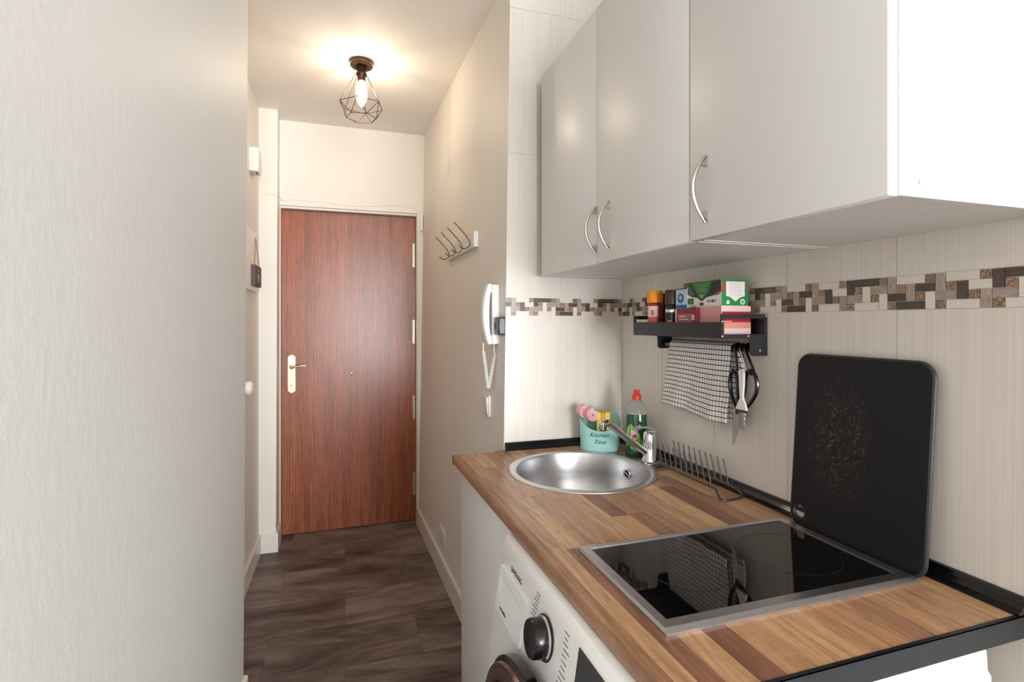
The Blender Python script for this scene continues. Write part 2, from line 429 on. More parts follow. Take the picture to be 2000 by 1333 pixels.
for z0, z1 in zrows[2:]:
    inst('wall_tile', boxmesh('wall_tile', RW - XG - 2 * G, 0.003, z1 - z0, M_tile), ((XG + RW) / 2, EW + 0.0015, z0), WE)
    MB().hexa([(xw(EW, z0) - 0.001, EW, z0), (XG - G, EW, z0), (XG - G, EW + 0.003, z0), (xw(EW, z0) - 0.001, EW + 0.003, z0)],
              [(xw(EW, z1) - 0.001, EW, z1), (XG - G, EW, z1), (XG - G, EW + 0.003, z1), (xw(EW, z1) - 0.001, EW + 0.003, z1)]).build('wall_tile', M_tile, WE)
# mosaic border: (kind, col, row, width, height) on a 15 x 4 grid
PAT = [('w', 0, 0, 3, 1), ('s', 3, 0, 1, 1), ('g', 4, 0, 1, 2), ('w', 5, 0, 3, 1), ('s', 8, 0, 1, 1), ('d', 9, 0, 1, 2), ('d', 10, 0, 3, 1), ('s', 13, 0, 1, 1), ('g', 14, 0, 1, 2),
       ('s', 0, 1, 1, 1), ('g', 1, 1, 1, 2), ('d', 2, 1, 2, 1), ('s', 5, 1, 1, 1), ('d', 6, 1, 1, 2), ('w', 7, 1, 2, 1), ('s', 10, 1, 1, 1), ('w', 11, 1, 1, 2), ('g', 12, 1, 2, 1),
       ('s', 2, 2, 1, 1), ('w', 3, 2, 1, 2), ('g', 4, 2, 2, 1), ('s', 7, 2, 1, 1), ('g', 8, 2, 1, 2), ('g', 9, 2, 2, 1), ('s', 12, 2, 1, 1), ('w', 13, 2, 1, 2), ('d', 14, 2, 2, 1),
       ('d', 0, 3, 3, 1), ('s', 4, 3, 1, 1), ('w', 5, 3, 3, 1), ('s', 9, 3, 1, 1), ('w', 10, 3, 3, 1), ('s', 14, 3, 1, 1)]
U = PIT / 15; VH = (Z_B1 - Z_B0) / 4; mg = 0.0005
def mosaic(along, start, lo, hi, parent):
    """along(t) in metres from 'start' in reading direction; pieces clipped to lo..hi"""
    for per in range(-2, 7):
        for kind, c, r, wd, ht in PAT:
            a = per * PIT + c * U + mg; b = a + wd * U - 2 * mg
            a, b = max(a, lo), min(b, hi)
            if b - a < 0.003: continue
            z1 = Z_B1 - r * VH - mg; z0 = z1 - ht * VH + 2 * mg
            mat = M_mos[(kind, 'v' if ht > wd else 'h')]
            along(a, b, z0, z1 - z0, mat, parent)
def al_r(a, b, z0, dz, mat, parent):
    inst('mosaic_piece', boxmesh('mosaic_piece', 0.0034, b - a, dz, mat), (RW + 0.0013, 1.213 - (a + b) / 2, z0), parent)
mosaic(al_r, 1.213, 1.213 - EW + 0.001, 1.213 - 0.21, WR)
def al_e(a, b, z0, dz, mat, parent):
    inst('mosaic_piece', boxmesh('mosaic_piece', b - a, 0.0034, dz, mat), (XG + (a + b) / 2, EW + 0.0013, z0), parent)
mosaic(al_e, XG, xw(EW, 1.38) - XG, RW - XG - 0.001, WE)

# skirting -----------------------------------------------------------
def skirt(name, path, label, h=0.110, t=0.013):
    """path: wall points (x, y, nx, ny) with outward normals"""
    mb = MB(); prof = [(0, 0), (t, 0), (t, h - 0.006), (t * 0.6, h), (0, h)]
    vs = []; fs = []; n = len(prof)
    for (x, y, nx, ny) in path: vs += [(x + nx * d, y + ny * d, z) for d, z in prof]
    for i in range(len(path) - 1):
        for k in range(n): fs.append((i * n + k, i * n + (k + 1) % n, (i + 1) * n + (k + 1) % n, (i + 1) * n + k))
    fs += [tuple(range(n))[::-1], tuple((len(path) - 1) * n + k for k in range(n))]
    mb.add(vs, fs); return S(name, mb, M_skirt, label, 'skirting board')
skirt('baseboard_right', [(xw(1.74, 0.05), 1.74, -1, 0), (xw(3.425, 0.05), 3.425, -1, 0)], 'white skirting board along the intercom wall')
skirt('baseboard_passage', [(-0.476, 1.985, 1, 0), (-0.476, 3.252, 1, 0)], 'short white skirting board below the hanging plaque')
skirt('baseboard_pillar', [(-0.476, 3.265, 0, -1), (-0.386, 3.265, 1, -1), (-0.386, 3.42, 1, 0)], 'white skirting board wrapped around the pillar')
skirt('baseboard_left', [(-0.335, 0.05, 1, 0), (-0.335, 1.967, 1, 1), (-0.476, 1.967, 0, 1)], 'white skirting board along the rough grey wall')

# front door ---------------------------------------------------------
D = thing('door_1', (0.03, 3.48, 0), 'reddish brown sapele front door with brass handle', 'door', kind='structure')
DY = 3.487
leaf = MB().box(-0.378, 0.441, DY, DY + 0.04, 0.006, 2.022).build('leaf', M_door, D)
MB().prism([(-0.3838, 0.0), (-0.3805, 0.0), (-0.3805, 2.026), (0.4435, 2.026), (0.4435, 0.0), (0.4472, 0.0), (0.4472, 2.0395), (-0.3838, 2.0395)], 0.085, lambda u, v, h: (u, 3.44 + h, v)).build('frame', M_skirt, D)
for zc in (1.772, 1.262, 0.758, 0.252):
    hg = MB().tube([(0.434, DY - 0.006, zc - 0.08), (0.434, DY - 0.006, zc + 0.08)], 0.0065, 10)
    hg.box(0.424, 0.441, DY - 0.0015, DY + 0.0005, zc - 0.078, zc + 0.078).build('hinge', M_brass, D)
pl = [(-0.0215, -0.105), (-0.012, -0.114), (0, -0.120), (0.012, -0.114), (0.0215, -0.105), (0.0215, 0.105), (0.012, 0.114), (0, 0.120), (-0.012, 0.114), (-0.0215, 0.105)]
hp = MB().prism(pl, 0.005, lambda u, v, h: (-0.322 + u, DY - h, 1.004 + v))
hp.prism([(u * 0.72, v * 0.94) for u, v in pl], 0.003, lambda u, v, h: (-0.322 + u, DY - 0.005 - h, 1.004 + v))
hp = hp.build('handle_plate', M_brass, D)
lv = MB().lathe([(0.013, 0), (0.013, -0.012), (0.009, -0.018), (0.009, -0.045), (0, -0.047)], (-0.322, DY - 0.005, 1.046), 16, axis='y')
lv.tube(arc([(-0.322, DY - 0.046, 1.046), (-0.295, DY - 0.050, 1.050), (-0.262, DY - 0.050, 1.056), (-0.236, DY - 0.048, 1.056)]), [0.007] * 9 + [0.0062] * 8 + [0.005] * 8, 10)
lv.build('lever', M_brass, hp)
MB().lathe([(0.008, 0), (0.008, -0.004), (0, -0.005)], (-0.322, DY - 0.008, 0.935), 14, axis='y').build('keyhole_cover', M_brass, hp)
MB().lathe([(0.010, 0), (0.010, -0.004), (0.006, -0.007), (0, -0.007)], (0.035, DY, 0.996), 18, axis='y').build('peephole', M_brass, D)

# ------------------------------------------------------------------ wall cabinets
CZ0, CZ1 = 1.485, 2.175
def cabinet(y0, y1, doors, label, end_near=False):
    c = thing('wall_cabinet', (0.82, (y0 + y1) / 2, CZ0), label, 'cabinet', 'white wall cabinets above the worktop')
    x0 = 0.662; t = 0.016
    MB().box(x0, 0.9875, y0, y0 + t, CZ0, CZ1).build('side_panel', M_whitem, c)
    MB().box(x0, 0.9875, y1 - t, y1, CZ0, CZ1).build('side_panel', M_whitem, c)
    MB().box(x0, 0.9875, y0 + t, y1 - t, CZ0 + 0.001, CZ0 + t).build('bottom_panel', M_whitem, c)
    MB().box(x0, 0.9875, y0 + t, y1 - t, CZ1 - t, CZ1).build('top_panel', M_whitem, c)
    MB().box(0.980, 0.9875, y0 + t, y1 - t, CZ0 + t, CZ1 - t).build('back_panel', M_whitem, c)
    for (a, b, hy) in doors:
        d = MB().rbox(0.644, 0.6615, a + 0.0012, b - 0.0012, CZ0 - 0.001, CZ1, 0.0012, 2).build('door', M_white, c)
        hz0, hz1 = 1.512, 1.638; m = (hz0 + hz1) / 2
        pts = [(0.643 - 0.030 * math.cos((k / 16 - 0.5) * PI) ** 0.8 if 0 < k < 16 else 0.641, hy, hz0 + (hz1 - hz0) * k / 16) for k in range(17)]
        h = MB().tube(pts, [0.0028 + 0.0014 * math.sin(PI * k / 16) for k in range(17)], 8)
        for zz, s in ((hz0, 1), (hz1, -1)):
            h.prism([(0.6445, zz + s * 0.001), (0.6445, zz + s * 0.021), (0.628, zz + s * 0.019)], 0.007, lambda u, v, hh: (u, hy - 0.0035 + hh, v))
        h.build('handle', M_nickel, d)
    return c
cA = cabinet(0.864, 1.672, [(0.864, 1.258, 1.187), (1.258, 1.672, 1.262)], 'two-door white wall cabinet over the sink with two bow handles')
cB = cabinet(0.470, 0.862, [(0.470, 0.862, 0.812)], 'single-door white wall cabinet over the hob with one bow handle')
MB().lathe([(0.0042, 0), (0.0042, -0.001), (0, -0.001)], (0.700, 0.470, 1.505), 12, axis='y').build('screw_cap', plain('grey_plastic', rgb(170, 170, 170), 0.5), cB)
MB().box(0.664, 0.978, 0.8622, 0.8655, CZ0 - 0.0006, CZ0 + 0.012).build('edge_strip', plain('pale_edge_tape', rgb(245, 240, 232), 0.4), cA)

# ------------------------------------------------------------------ base units, worktop
BC = thing('sink_cabinet', (0.66, 1.39, 0), 'plain white base cabinet under the round sink', 'cabinet')
BX0, BY0, BY1 = 0.362, 1.130, 1.672
MB().box(BX0 + 0.018, 0.965, BY1 - 0.016, BY1, 0.0, 0.849).build('side_panel', M_whitem, BC)
MB().box(BX0 + 0.018, 0.965, BY0, BY0 + 0.016, 0.0, 0.849).build('side_panel', M_whitem, BC)
MB().box(BX0 + 0.018, 0.965, BY0 + 0.016, BY1 - 0.016, 0.10, 0.116).build('bottom_panel', M_whitem, BC)
MB().rbox(BX0, BX0 + 0.0175, BY0 + 0.002, BY1 + 0.001, 0.004, 0.846, 0.001, 2).build('door', M_whitem, BC)

SCX, SCY, SR, HR = 0.677, 1.421, 0.2225, 0.205     # sink centre, rim radius, hole radius
def strips(mb, x0, x1, y0, y1, z0, z1, n=6):
    """box with the sink hole left out"""
    if math.hypot(max(x0 - SCX, SCX - x1, 0), max(y0 - SCY, SCY - y1, 0)) >= HR:
        mb.box(x0, x1, y0, y1, z0, z1); return True
    done = False
    xs = [x0 + (x1 - x0) * k / n for k in range(n + 1)]
    for a, b in zip(xs[:-1], xs[1:]):
        ha = math.sqrt(max(HR ** 2 - (a - SCX) ** 2, 0)); hb = math.sqrt(max(HR ** 2 - (b - SCX) ** 2, 0))
        for (pa, pb, qa, qb) in ((y0, y0, SCY - ha, SCY - hb), (SCY + ha, SCY + hb, y1, y1)):
            qa2, qb2 = min(qa, y1), min(qb, y1); pa2, pb2 = max(pa, y0), max(pb, y0)
            if qa2 - pa2 < 1e-4 and qb2 - pb2 < 1e-4: continue
            qa2, qb2 = max(qa2, pa2), max(qb2, pb2)
            mb.hexa([(a, pa2, z0), (b, pb2, z0), (b, qb2, z0), (a, qa2, z0)], [(a, pa2, z1), (b, pb2, z1), (b, qb2, z1), (a, qa2, z1)]); done = True
    return done
WX0, WX1, WY0, WY1 = 0.338, 0.9865, 0.508, 1.703
def skew(mb):        # the front edge runs slightly out of square with the wall
    mb.v = [Vector((v.x + (0.002 + 0.0215 * (WY1 - v.y)) * min(1.0, max(0.0, (0.452 - v.x) / (0.452 - WX0 - 0.021))), v.y, v.z)) for v in mb.v]; return mb
WT = thing('worktop', (0.66, 1.10, 0.85), 'butcher-block laminate worktop over the washing machine', 'worktop')
core = MB()
for k in range(14):
    a = WX0 + 0.02 + (WX1 - WX0 - 0.02) * k / 14; b = WX0 + 0.02 + (WX1 - WX0 - 0.02) * (k + 1) / 14
    strips(core, a, b, WY0, (WY1 if b < xw(1.70, 0.9) - 0.003 else 1.7215) if a < 0.52 else 1.7215, 0.850, ZT - 0.0008, 4)
skew(core).build('core', M_edge, WT)
pr = [(WX0 + 0.0205, 0.850), (WX0 + 0.003, 0.850), (WX0, 0.854)] + [(WX0 + 0.008 - 0.008 * math.cos(R(a)), ZT - 0.008 + 0.008 * math.sin(R(a))) for a in range(0, 91, 15)] + [(WX0 + 0.0205, ZT)]
skew(MB().prism(pr, WY1 - WY0, lambda u, v, h: (u, WY0 + h, v))).build('front_edge', M_edge, WT)
# staves, laid along the worktop
rnd = random.Random(11)
x = WX0 + 0.021; wds = [0.040, 0.046, 0.044, 0.042, 0.047, 0.045, 0.043, 0.046, 0.041, 0.047, 0.044, 0.043, 0.046, 0.045, 0.044]
for i, wd in enumerate(wds):
    x1 = min(x + wd, WX1)
    if x1 - x < 0.006: break
    yend = WY1 if x1 < 0.52 else 1.7215
    y = WY0 + 0.0012 - rnd.random() * 0.25
    while y < yend:
        y1 = y + rnd.choice((0.22, 0.30, 0.36, 0.45, 0.55)); a, b = max(y, WY0 + 0.0012), min(y1, yend)
        if b - a > 0.004:
            mb = MB()
            if strips(mb, x + 0.00015, x1 - 0.00015, a + 0.00015, b - 0.00015, ZT - 0.0008, ZT): skew(mb).build('stave', M_stave, WT)
        y = y1
    x = x1
es = MB().box(WX0 + 0.002, WX1, WY0 - 0.0016, WY0, 0.848, ZT + 0.0008); es.box(WX0 + 0.002, WX1, WY0 - 0.0016, WY0 + 0.006, ZT + 0.0001, ZT + 0.0008)
skew(es).build('end_strip', plain('black_anodised_strip', rgb(52, 55, 60), 0.33, 0.6), WT)
MB().box(WX0 + 0.001, 0.508, WY1, WY1 + 0.0025, 0.850, ZT - 0.0005).build('end_cap', M_dark, WT)
# black upstand trims
def upstand(name, fn, L, label):
    prof = [(0, 0), (0.022, 0), (0.0225, 0.004), (0.016, 0.009), (0.009, 0.017), (0.006, 0.024), (0, 0.025)]
    return S(name, MB().prism(prof, L, fn), M_blackg, label, 'trim')
upstand('trim_1', lambda u, v, h: (RW - 0.0008 - u, WY0 + h, ZT + 0.0003 + v), 1.7215 - WY0 - 0.024, 'long black upstand strip between worktop and tiled wall')
upstand('trim_2', lambda u, v, h: (0.527 + h, EW - 0.0008 - u, ZT + 0.0003 + v), 0.458, 'short black upstand strip behind the round sink')

# sink ----------------------------------------------------------------
SK = thing('sink', (SCX, SCY, 0.70), 'round stainless steel sink set into the wooden worktop', 'sink')
z = ZT
prof = [(0.2225, z + 0.0002), (0.2215, z + 0.0022), (0.212, z + 0.0042), (0.203, z + 0.0038), (0.198, z + 0.001), (0.1955, z - 0.008), (0.191, z - 0.06), (0.182, z - 0.115), (0.165, z - 0.142), (0.13, z - 0.152), (0.05, z - 0.156), (0.045, z - 0.16), (0.0, z - 0.16)]
MB().lathe(prof, (SCX, SCY, 0), 72, cap=False).build('bowl', M_steel, SK)
FX, FY = 0.922, 1.436
MB().lathe([(0.0, z + 0.0003), (0.0365, z + 0.0003), (0.036, z + 0.003), (0.033, z + 0.0048), (0.0, z + 0.005)], (FX - 0.010, FY, 0), 32).build('tap_ledge', M_steel, SK)
dd = Vector((math.cos(R(15)), math.sin(R(15)), 0))
oc = Vector((SCX, SCY, z - 0.043)) + dd * 0.1915
ov = MB(); side = Vector((-dd.y, dd.x, 0)); upv = Vector((0, 0, 1))
ov.tube([oc + (side * math.cos(2 * PI * k / 20) + upv * math.sin(2 * PI * k / 20)) * 0.0135 - dd * 0.002 for k in range(20)], 0.003, 8, closed=True)
ov.tube([oc - side * 0.012 - dd * 0.002 - upv * 0.006, oc + side * 0.012 - dd * 0.002 + upv * 0.006], 0.0022, 6)
ov = ov.build('overflow_ring', M_chrome, SK)
hb = MB(); hb.add([tuple(oc - dd * 0.0012)] + [tuple(oc - dd * 0.0012 + (side * math.cos(2 * PI * k / 20) + upv * math.sin(2 * PI * k / 20)) * 0.0125) for k in range(20)], [(0, 1 + k, 1 + (k + 1) % 20) for k in range(20)])
hb.build('overflow_hole', M_dark, ov)
MB().lathe([(0.042, z - 0.1585), (0.040, z - 0.1555), (0.028, z - 0.157), (0.0, z - 0.157)], (SCX, SCY, 0), 32).build('drain', M_chrome, SK)

# tap -----------------------------------------------------------------
TP = thing('tap', (FX, FY, z + 0.005), 'chrome single-lever tap standing at the round sink', 'tap')
MB().lathe([(0.026, 0.0), (0.026, 0.005), (0.0215, 0.010), (0.0205, 0.045), (0.0205, 0.078), (0.018, 0.090), (0.010, 0.096), (0, 0.097)], (FX, FY, z + 0.005), 32).build('body', M_chrome, TP)
tip = Vector((0.742, 1.415, 1.012)); b0 = Vector((FX - 0.008, FY - 0.001, z + 0.026))
pts = arc([b0, b0.lerp(tip, 0.35) + Vector((0, 0, 0.006)), b0.lerp(tip, 0.72) + Vector((0, 0, 0.016)), tip + Vector((0.022, 0.002, 0.004)), tip], 7)
sp = MB().tube(pts, [0.0105 + 0.002 * (k / (len(pts) - 1)) for k in range(len(pts))], 14).build('spout', M_chrome, TP)
MB().lathe([(0.0, 0.010), (0.0125, 0.008), (0.0125, -0.014), (0.0105, -0.018), (0.0, -0.017)], tuple(tip + Vector((0.002, 0, 0))), 20).build('aerator', M_chrome, sp)
lv = MB(); q = Vector((FX, FY, z + 0.098)); tipl = Vector((0.842, 1.400, 0.990)); ax = (tipl - q); sd = ax.cross(Vector((0, 0, 1))).normalized()
n = 10; vs = []; fs = []
for k in range(n + 1):
    t = k / n; p = q + Vector((0.012, 0.003, 0.0)) * (1 - t) + ax * t + Vector((0, 0, 0.012 * math.sin(PI * t) + 0.004)); wv = 0.016 * (1 - t) + 0.0075 * t; th = 0.010 * (1 - t) ** 1.4 + 0.003
    vs += [p - sd * wv, p + sd * wv, p + sd * wv - Vector((0, 0, th)), p - sd * wv - Vector((0, 0, th))]
for k in range(n):
    for j in range(4): fs.append((k * 4 + j, k * 4 + (j + 1) % 4, k * 4 + 4 + (j + 1) % 4, k * 4 + 4 + j))
fs += [(3, 2, 1, 0), (n * 4, n * 4 + 1, n * 4 + 2, n * 4 + 3)]
lv.add(vs, fs, True); lv.build('lever', M_chrome, TP)

# utensil caddy -------------------------------------------------------
M_teal = plain('teal_plastic', rgb(176, 232, 222), 0.35)
KX, KY, RZ = 0.848, 1.632, R(-24)
CD = thing('utensil_caddy', (KX, KY, ZT), 'teal oval plastic caddy with a slanted rim reading Kitchen Time', 'caddy')
def rimz(x, y, zz): return zz if zz < 0.09 else zz + 0.030 * (y / 0.055) + 0.012 * abs(x / 0.072) ** 2
cup = MB().lathe([(0.0, 0.0005), (0.92, 0.0005), (0.96, 0.006), (1.0, 0.10), (0.97, 0.1005), (0.93, 0.010), (0.0, 0.009)], (0, 0, 0), 48, 0.071, 0.052, zf=rimz)
rot = Matrix.Rotation(RZ, 3, 'Z')
cup.v = [rot @ v + Vector((KX, KY, ZT)) for v in cup.v]
cup.build('cup', M_teal, CD)
M_ink = plain('dark_green_ink', rgb(16, 44, 40), 0.5)
rt = rot @ Vector((1, 0, 0)); fr = rot @ Vector((0, -1, 0))
for body, zz, off in (('Kitchen', 0.059, -0.006), ('Time', 0.036, -0.004)):
    t_ = text('lettering', body, 0.0205, (0, 0, 0), (1, 0, 0), (0, 0, 1), M_ink, CD, shear=0.35, depth=0.0005)
    me = t_.data     # wrap the letters on to the oval cup
    t_.location = (0, 0, 0)
    for v in me.vertices:
        xx = v.co.x + off; s_ = 0.96 + 0.04 * (zz + v.co.z) / 0.1
        yy = -0.052 * s_ * math.sqrt(max(0.05, 1 - (xx / (0.071 * s_)) ** 2)) - 0.0012 + v.co.y * 0.5
        v.co = rot @ Vector((xx, yy, zz + v.co.z))
    t_.data.update()
# sponge and cloth
M_yel = plain('yellow_sponge', rgb(236, 206, 92), 0.9); M_or = plain('orange_sponge', rgb(232, 160, 84), 0.9)
SPG = thing('sponge', (KX, KY - 0.01, ZT + 0.04), 'yellow and orange striped sponge standing in the teal caddy', 'sponge')
def rb(x0, x1, y0, y1, z0, z1, name, mat, par):
    m = MB().rbox(x0, x1, y0, y1, z0, z1, 0.003, 2); m.v = [rot @ v + Vector((KX, KY, ZT)) for v in m.v]; return m.build(name, mat, par)
rb(-0.013, 0.002, -0.036, 0.012, 0.035, 0.134, 'layer', M_yel, SPG)
rb(0.002, 0.014, -0.036, 0.012, 0.035, 0.1335, 'layer', M_or, SPG)
rb(0.014, 0.032, -0.036, 0.012, 0.035, 0.134, 'layer', M_yel, SPG)
M_pink = NT('pink_cloth').set(color=rgb(242, 184, 186), rough=0.95, sheen=0.3); v_ = M_pink.coords(); M_pink.bump(M_pink.noise(v_, 260, 3), 0.5, 0.002); M_pink = M_pink.m
cl = MB()
def spiral(c, r0, r1, turns, halfw, thick, axis_dir, ph=0.0):
    c = Vector(c); A = Vector(axis_dir).normalized(); u = A.cross(Vector((0, 0, 1))).normalized(); v = Vector((0, 0, 1)); N = 40; vs = []; fs = []
    for k in range(N + 1):
        t = k / N; a = 2 * PI * turns * t + ph; r = r0 + (r1 - r0) * t
        for (hw, rr) in ((-halfw, r), (halfw, r), (halfw, r - thick), (-halfw, r - thick)):
            vs.append(c + A * hw + (u * math.cos(a) + v * math.sin(a)) * rr)
    for k in range(N):
        for j in range(4): fs.append((k * 4 + j, k * 4 + (j + 1) % 4, k * 4 + 4 + (j + 1) % 4, k * 4 + 4 + j))
    fs += [(0, 1, 2, 3), (N * 4, N * 4 + 1, N * 4 + 2, N * 4 + 3)]
    cl.add(vs, fs, True)
base = Vector((KX, KY, ZT)) + rot @ Vector((-0.040, -0.012, 0.127))
adir = rot @ Vector((0.35, -1, 0.0))
spiral(base + rot @ Vector((0.010, -0.012, -0.001)), 0.006, 0.0265, 2.1, 0.018, 0.0095, adir, 1.0)
spiral(base + rot @ Vector((-0.016, 0.010, 0.004)), 0.005, 0.0255, 1.9, 0.018, 0.0095, adir, 2.4)
tag(cl.build('cleaning_cloth', M_pink), 'rolled pink cleaning cloth tucked in the rim of the teal caddy', 'cloth')

# dish soap bottle ----------------------------------------------------
M_liq = plain('green_dish_soap', rgb(5, 78, 50), 0.08, spec=0.6, coat=0.4)
M_clear = plain('clear_plastic', rgb(236, 240, 236), 0.05, trans=0.92, ior=1.18)
M_red = plain('red_plastic', rgb(222, 62, 56), 0.35)
QX, QY = 0.921, 1.512; BR = R(-28); rotb = Matrix.Rotation(BR, 3, 'Z')
BT = thing('soap_bottle', (QX, QY, ZT), 'green dish soap bottle with a red cap beside the teal caddy', 'bottle')
def lat(prof, sx, sy, seg=36, cap=True):
    m = MB().lathe(prof, (0, 0, 0), seg, sx, sy, cap=cap); m.v = [rotb @ v + Vector((QX, QY, ZT)) for v in m.v]; return m
lat([(0.90, 0.0), (1.0, 0.006), (1.03, 0.04), (0.99, 0.085), (0.93, 0.125), (0.885, 0.140), (0.0, 0.140)], 0.036, 0.021).build('liquid_body', M_liq, BT)
lat([(0.885, 0.1402), (0.84, 0.155), (0.72, 0.172), (0.50, 0.184), (0.36, 0.188)], 0.036, 0.023).build('clear_shoulder', M_clear, BT)
lat([(0.0, 0.1885), (0.0150, 0.1885), (0.0150, 0.203), (0.0105, 0.206), (0.0085, 0.212), (0.0105, 0.216), (0.0100, 0.220), (0.0, 0.221)], 1, 1, 24).build('cap', M_red, BT)
def label_patch(name, uc, zc, ru, rz, off, mat, par, pts=None):
    m = MB(); P = pts or [(math.cos(2 * PI * k / 28), math.sin(2 * PI * k / 28)) for k in range(28)]
    rings = 4; vs = []; fs = []
    def surf(u, zz):
        t = zz; r = 1.03 - max(0, (t - 0.04)) * 1.1 if t > 0.04 else 1.0 + 0.03 * t / 0.04
        sx, sy = 0.036 * r, 0.021 * r; u = max(-sx * 0.99, min(sx * 0.99, u))
        return rotb @ Vector((u, -sy * math.sqrt(1 - (u / sx) ** 2) - off, zz)) + Vector((QX, QY, ZT))
    vs.append(surf(uc, zc))
    for q in range(1, rings + 1):
        for (a, b) in P: vs.append(surf(uc + a * ru * q / rings, zc + b * rz * q / rings))
    n = len(P)
    for k in range(n): fs.append((0, 1 + k, 1 + (k + 1) % n))
    for q in range(rings - 1):
        for k in range(n): fs.append((1 + q * n + k, 1 + (q + 1) * n + k, 1 + (q + 1) * n + (k + 1) % n, 1 + q * n + (k + 1) % n))
    m.add(vs, fs, True); return m.build(name, mat, par)
def lab_mat():
    t = NT('lime_label').set(rough=0.25)
    v = t.coords(); n1 = t.n('ShaderNodeTexGradient', gradient_type='RADIAL'); t.l(v, n1.inputs[0])
    t.base(t.ramp(t.math('FRACT', t.math('MULTIPLY', n1.outputs[0], 14)), [(0.2, rgb(70, 160, 50)), (0.6, rgb(176, 206, 70))])); return t.m
LB = label_patch('label', -0.006, 0.066, 0.026, 0.046, 0.0008, lab_mat(), BT, pts=[(-0.95, 0.62), (-0.55, 0.98), (-0.1, 0.72), (0.5, 0.25), (0.95, -0.35), (0.98, -0.9), (0.2, -1.0), (-0.5, -0.86), (-0.98, -0.6), (-1.0, 0.1)])
label_patch('label_disc', -0.009, 0.084, 0.0125, 0.0125, 0.0014, plain('lilac_print', rgb(196, 190, 214), 0.3), LB)
label_patch('label_disc', -0.008, 0.070, 0.0110, 0.0115, 0.0018, plain('white_print', rgb(240, 232, 232), 0.3), LB)
label_patch('label_disc', -0.008, 0.070, 0.0085, 0.0070, 0.0022, plain('red_print', rgb(214, 66, 84), 0.3), LB)

# dish rack -----------------------------------------------------------
M_rack = plain('dark_grey_wire', rgb(84, 79, 76), 0.35, 0.6)
DR = thing('dish_rack', (0.925, 1.20, ZT), 'dark wire dish rack with two rows of prongs beside the sink', 'dish rack')
zr = ZT + 0.0165; fx, bx = 0.903, 0.9565
loop = arc([(fx, 1.345, zr), (fx, 1.23, zr), (fx, 1.112, zr), (fx - 0.006, 1.092, zr - 0.004), (fx - 0.014, 1.066, ZT + 0.0035), (fx + 0.004, 1.060, ZT + 0.0032), (bx - 0.006, 1.066, ZT + 0.0032), (bx + 0.005, 1.080, ZT + 0.006), (bx, 1.100, zr), (bx, 1.23, zr), (bx, 1.345, zr), (bx + 0.004, 1.362, zr - 0.004), (bx - 0.004, 1.383, ZT + 0.0032), (fx + 0.006, 1.372, ZT + 0.0032), (fx - 0.008, 1.364, ZT + 0.006)], 6)
# keep the wire clear of the tap: the far foot bends in short
loop = [Vector((p.x, min(p.y, 1.375), p.z)) for p in loop]
MB().tube(loop, 0.0028, 8, closed=True).build('frame', M_rack, DR)
for k in range(10):
    yy = 1.340 - k * 0.0245
    for xx in (fx, bx): MB().tube([(xx, yy, zr - 0.001), (xx, yy + 0.007, zr + 0.026), (xx - 0.001, yy + 0.019, zr + 0.066)], 0.0018, 6).build('prong', M_rack, DR)

# hob -----------------------------------------------------------------
HB = thing('hob', (0.68, 0.772, ZT), 'black glass hob with a brushed steel frame set in the worktop', 'hob')
hx0, hx1, hy0, hy1 = 0.4305, 0.9325, 0.628, 0.918
fr_ = MB()
def ring(o, i, z0, z1): fr_.add([(*p, z0) for p in o] + [(*p, z1) for p in i], [(k, (k + 1) % 4, 4 + (k + 1) % 4, 4 + k) for k in range(4)])
O = [(hx0, hy0), (hx1, hy0), (hx1, hy1), (hx0, hy1)]; O2 = [(hx0 + 0.003, hy0 + 0.008), (hx1 - 0.003, hy0 + 0.008), (hx1 - 0.003, hy1 - 0.003), (hx0 + 0.003, hy1 - 0.003)]
I = [(hx0 + 0.018, hy0 + 0.026), (hx1 - 0.022, hy0 + 0.026), (hx1 - 0.022, hy1 - 0.013), (hx0 + 0.018, hy1 - 0.013)]
ring(O, O, ZT + 0.0002, ZT + 0.004); ring(O, O2, ZT + 0.004, ZT + 0.0085); ring(O2, I, ZT + 0.0085, ZT + 0.0085); ring(I, I, ZT + 0.0085, ZT + 0.004)
fr_.build('frame', M_steel, HB)
MB().box(I[0][0] - 0.001, I[1][0] + 0.001, I[0][1] - 0.001, I[2][1] + 0.001, ZT + 0.0005, ZT + 0.0068).build('glass_top', M_glassblk, HB)
rg = MB(); cx, cy = 0.80, 0.775; R0, R1 = 0.088, 0.0895; N = 48
rg.add([(cx + r * math.cos(2 * PI * k / N), cy + r * math.sin(2 * PI * k / N), ZT + 0.0070) for r in (R0, R1) for k in range(N)], [(k, (k + 1) % N, N + (k + 1) % N, N + k) for k in range(N)])
rg.build('burner_ring', plain('burner_print', rgb(34, 33, 34), 0.4), HB)
rg = MB(); cx, cy, R0, R1 = 0.575, 0.775, 0.070, 0.0715
rg.add([(cx + r * math.cos(2 * PI * k / N), cy + r * math.sin(2 * PI * k / N), ZT + 0.0070) for r in (R0, R1) for k in range(N)], [(k, (k + 1) % N, N + (k + 1) % N, N + k) for k in range(N)])
rg.build('burner_ring', MATS['burner_print'], HB)

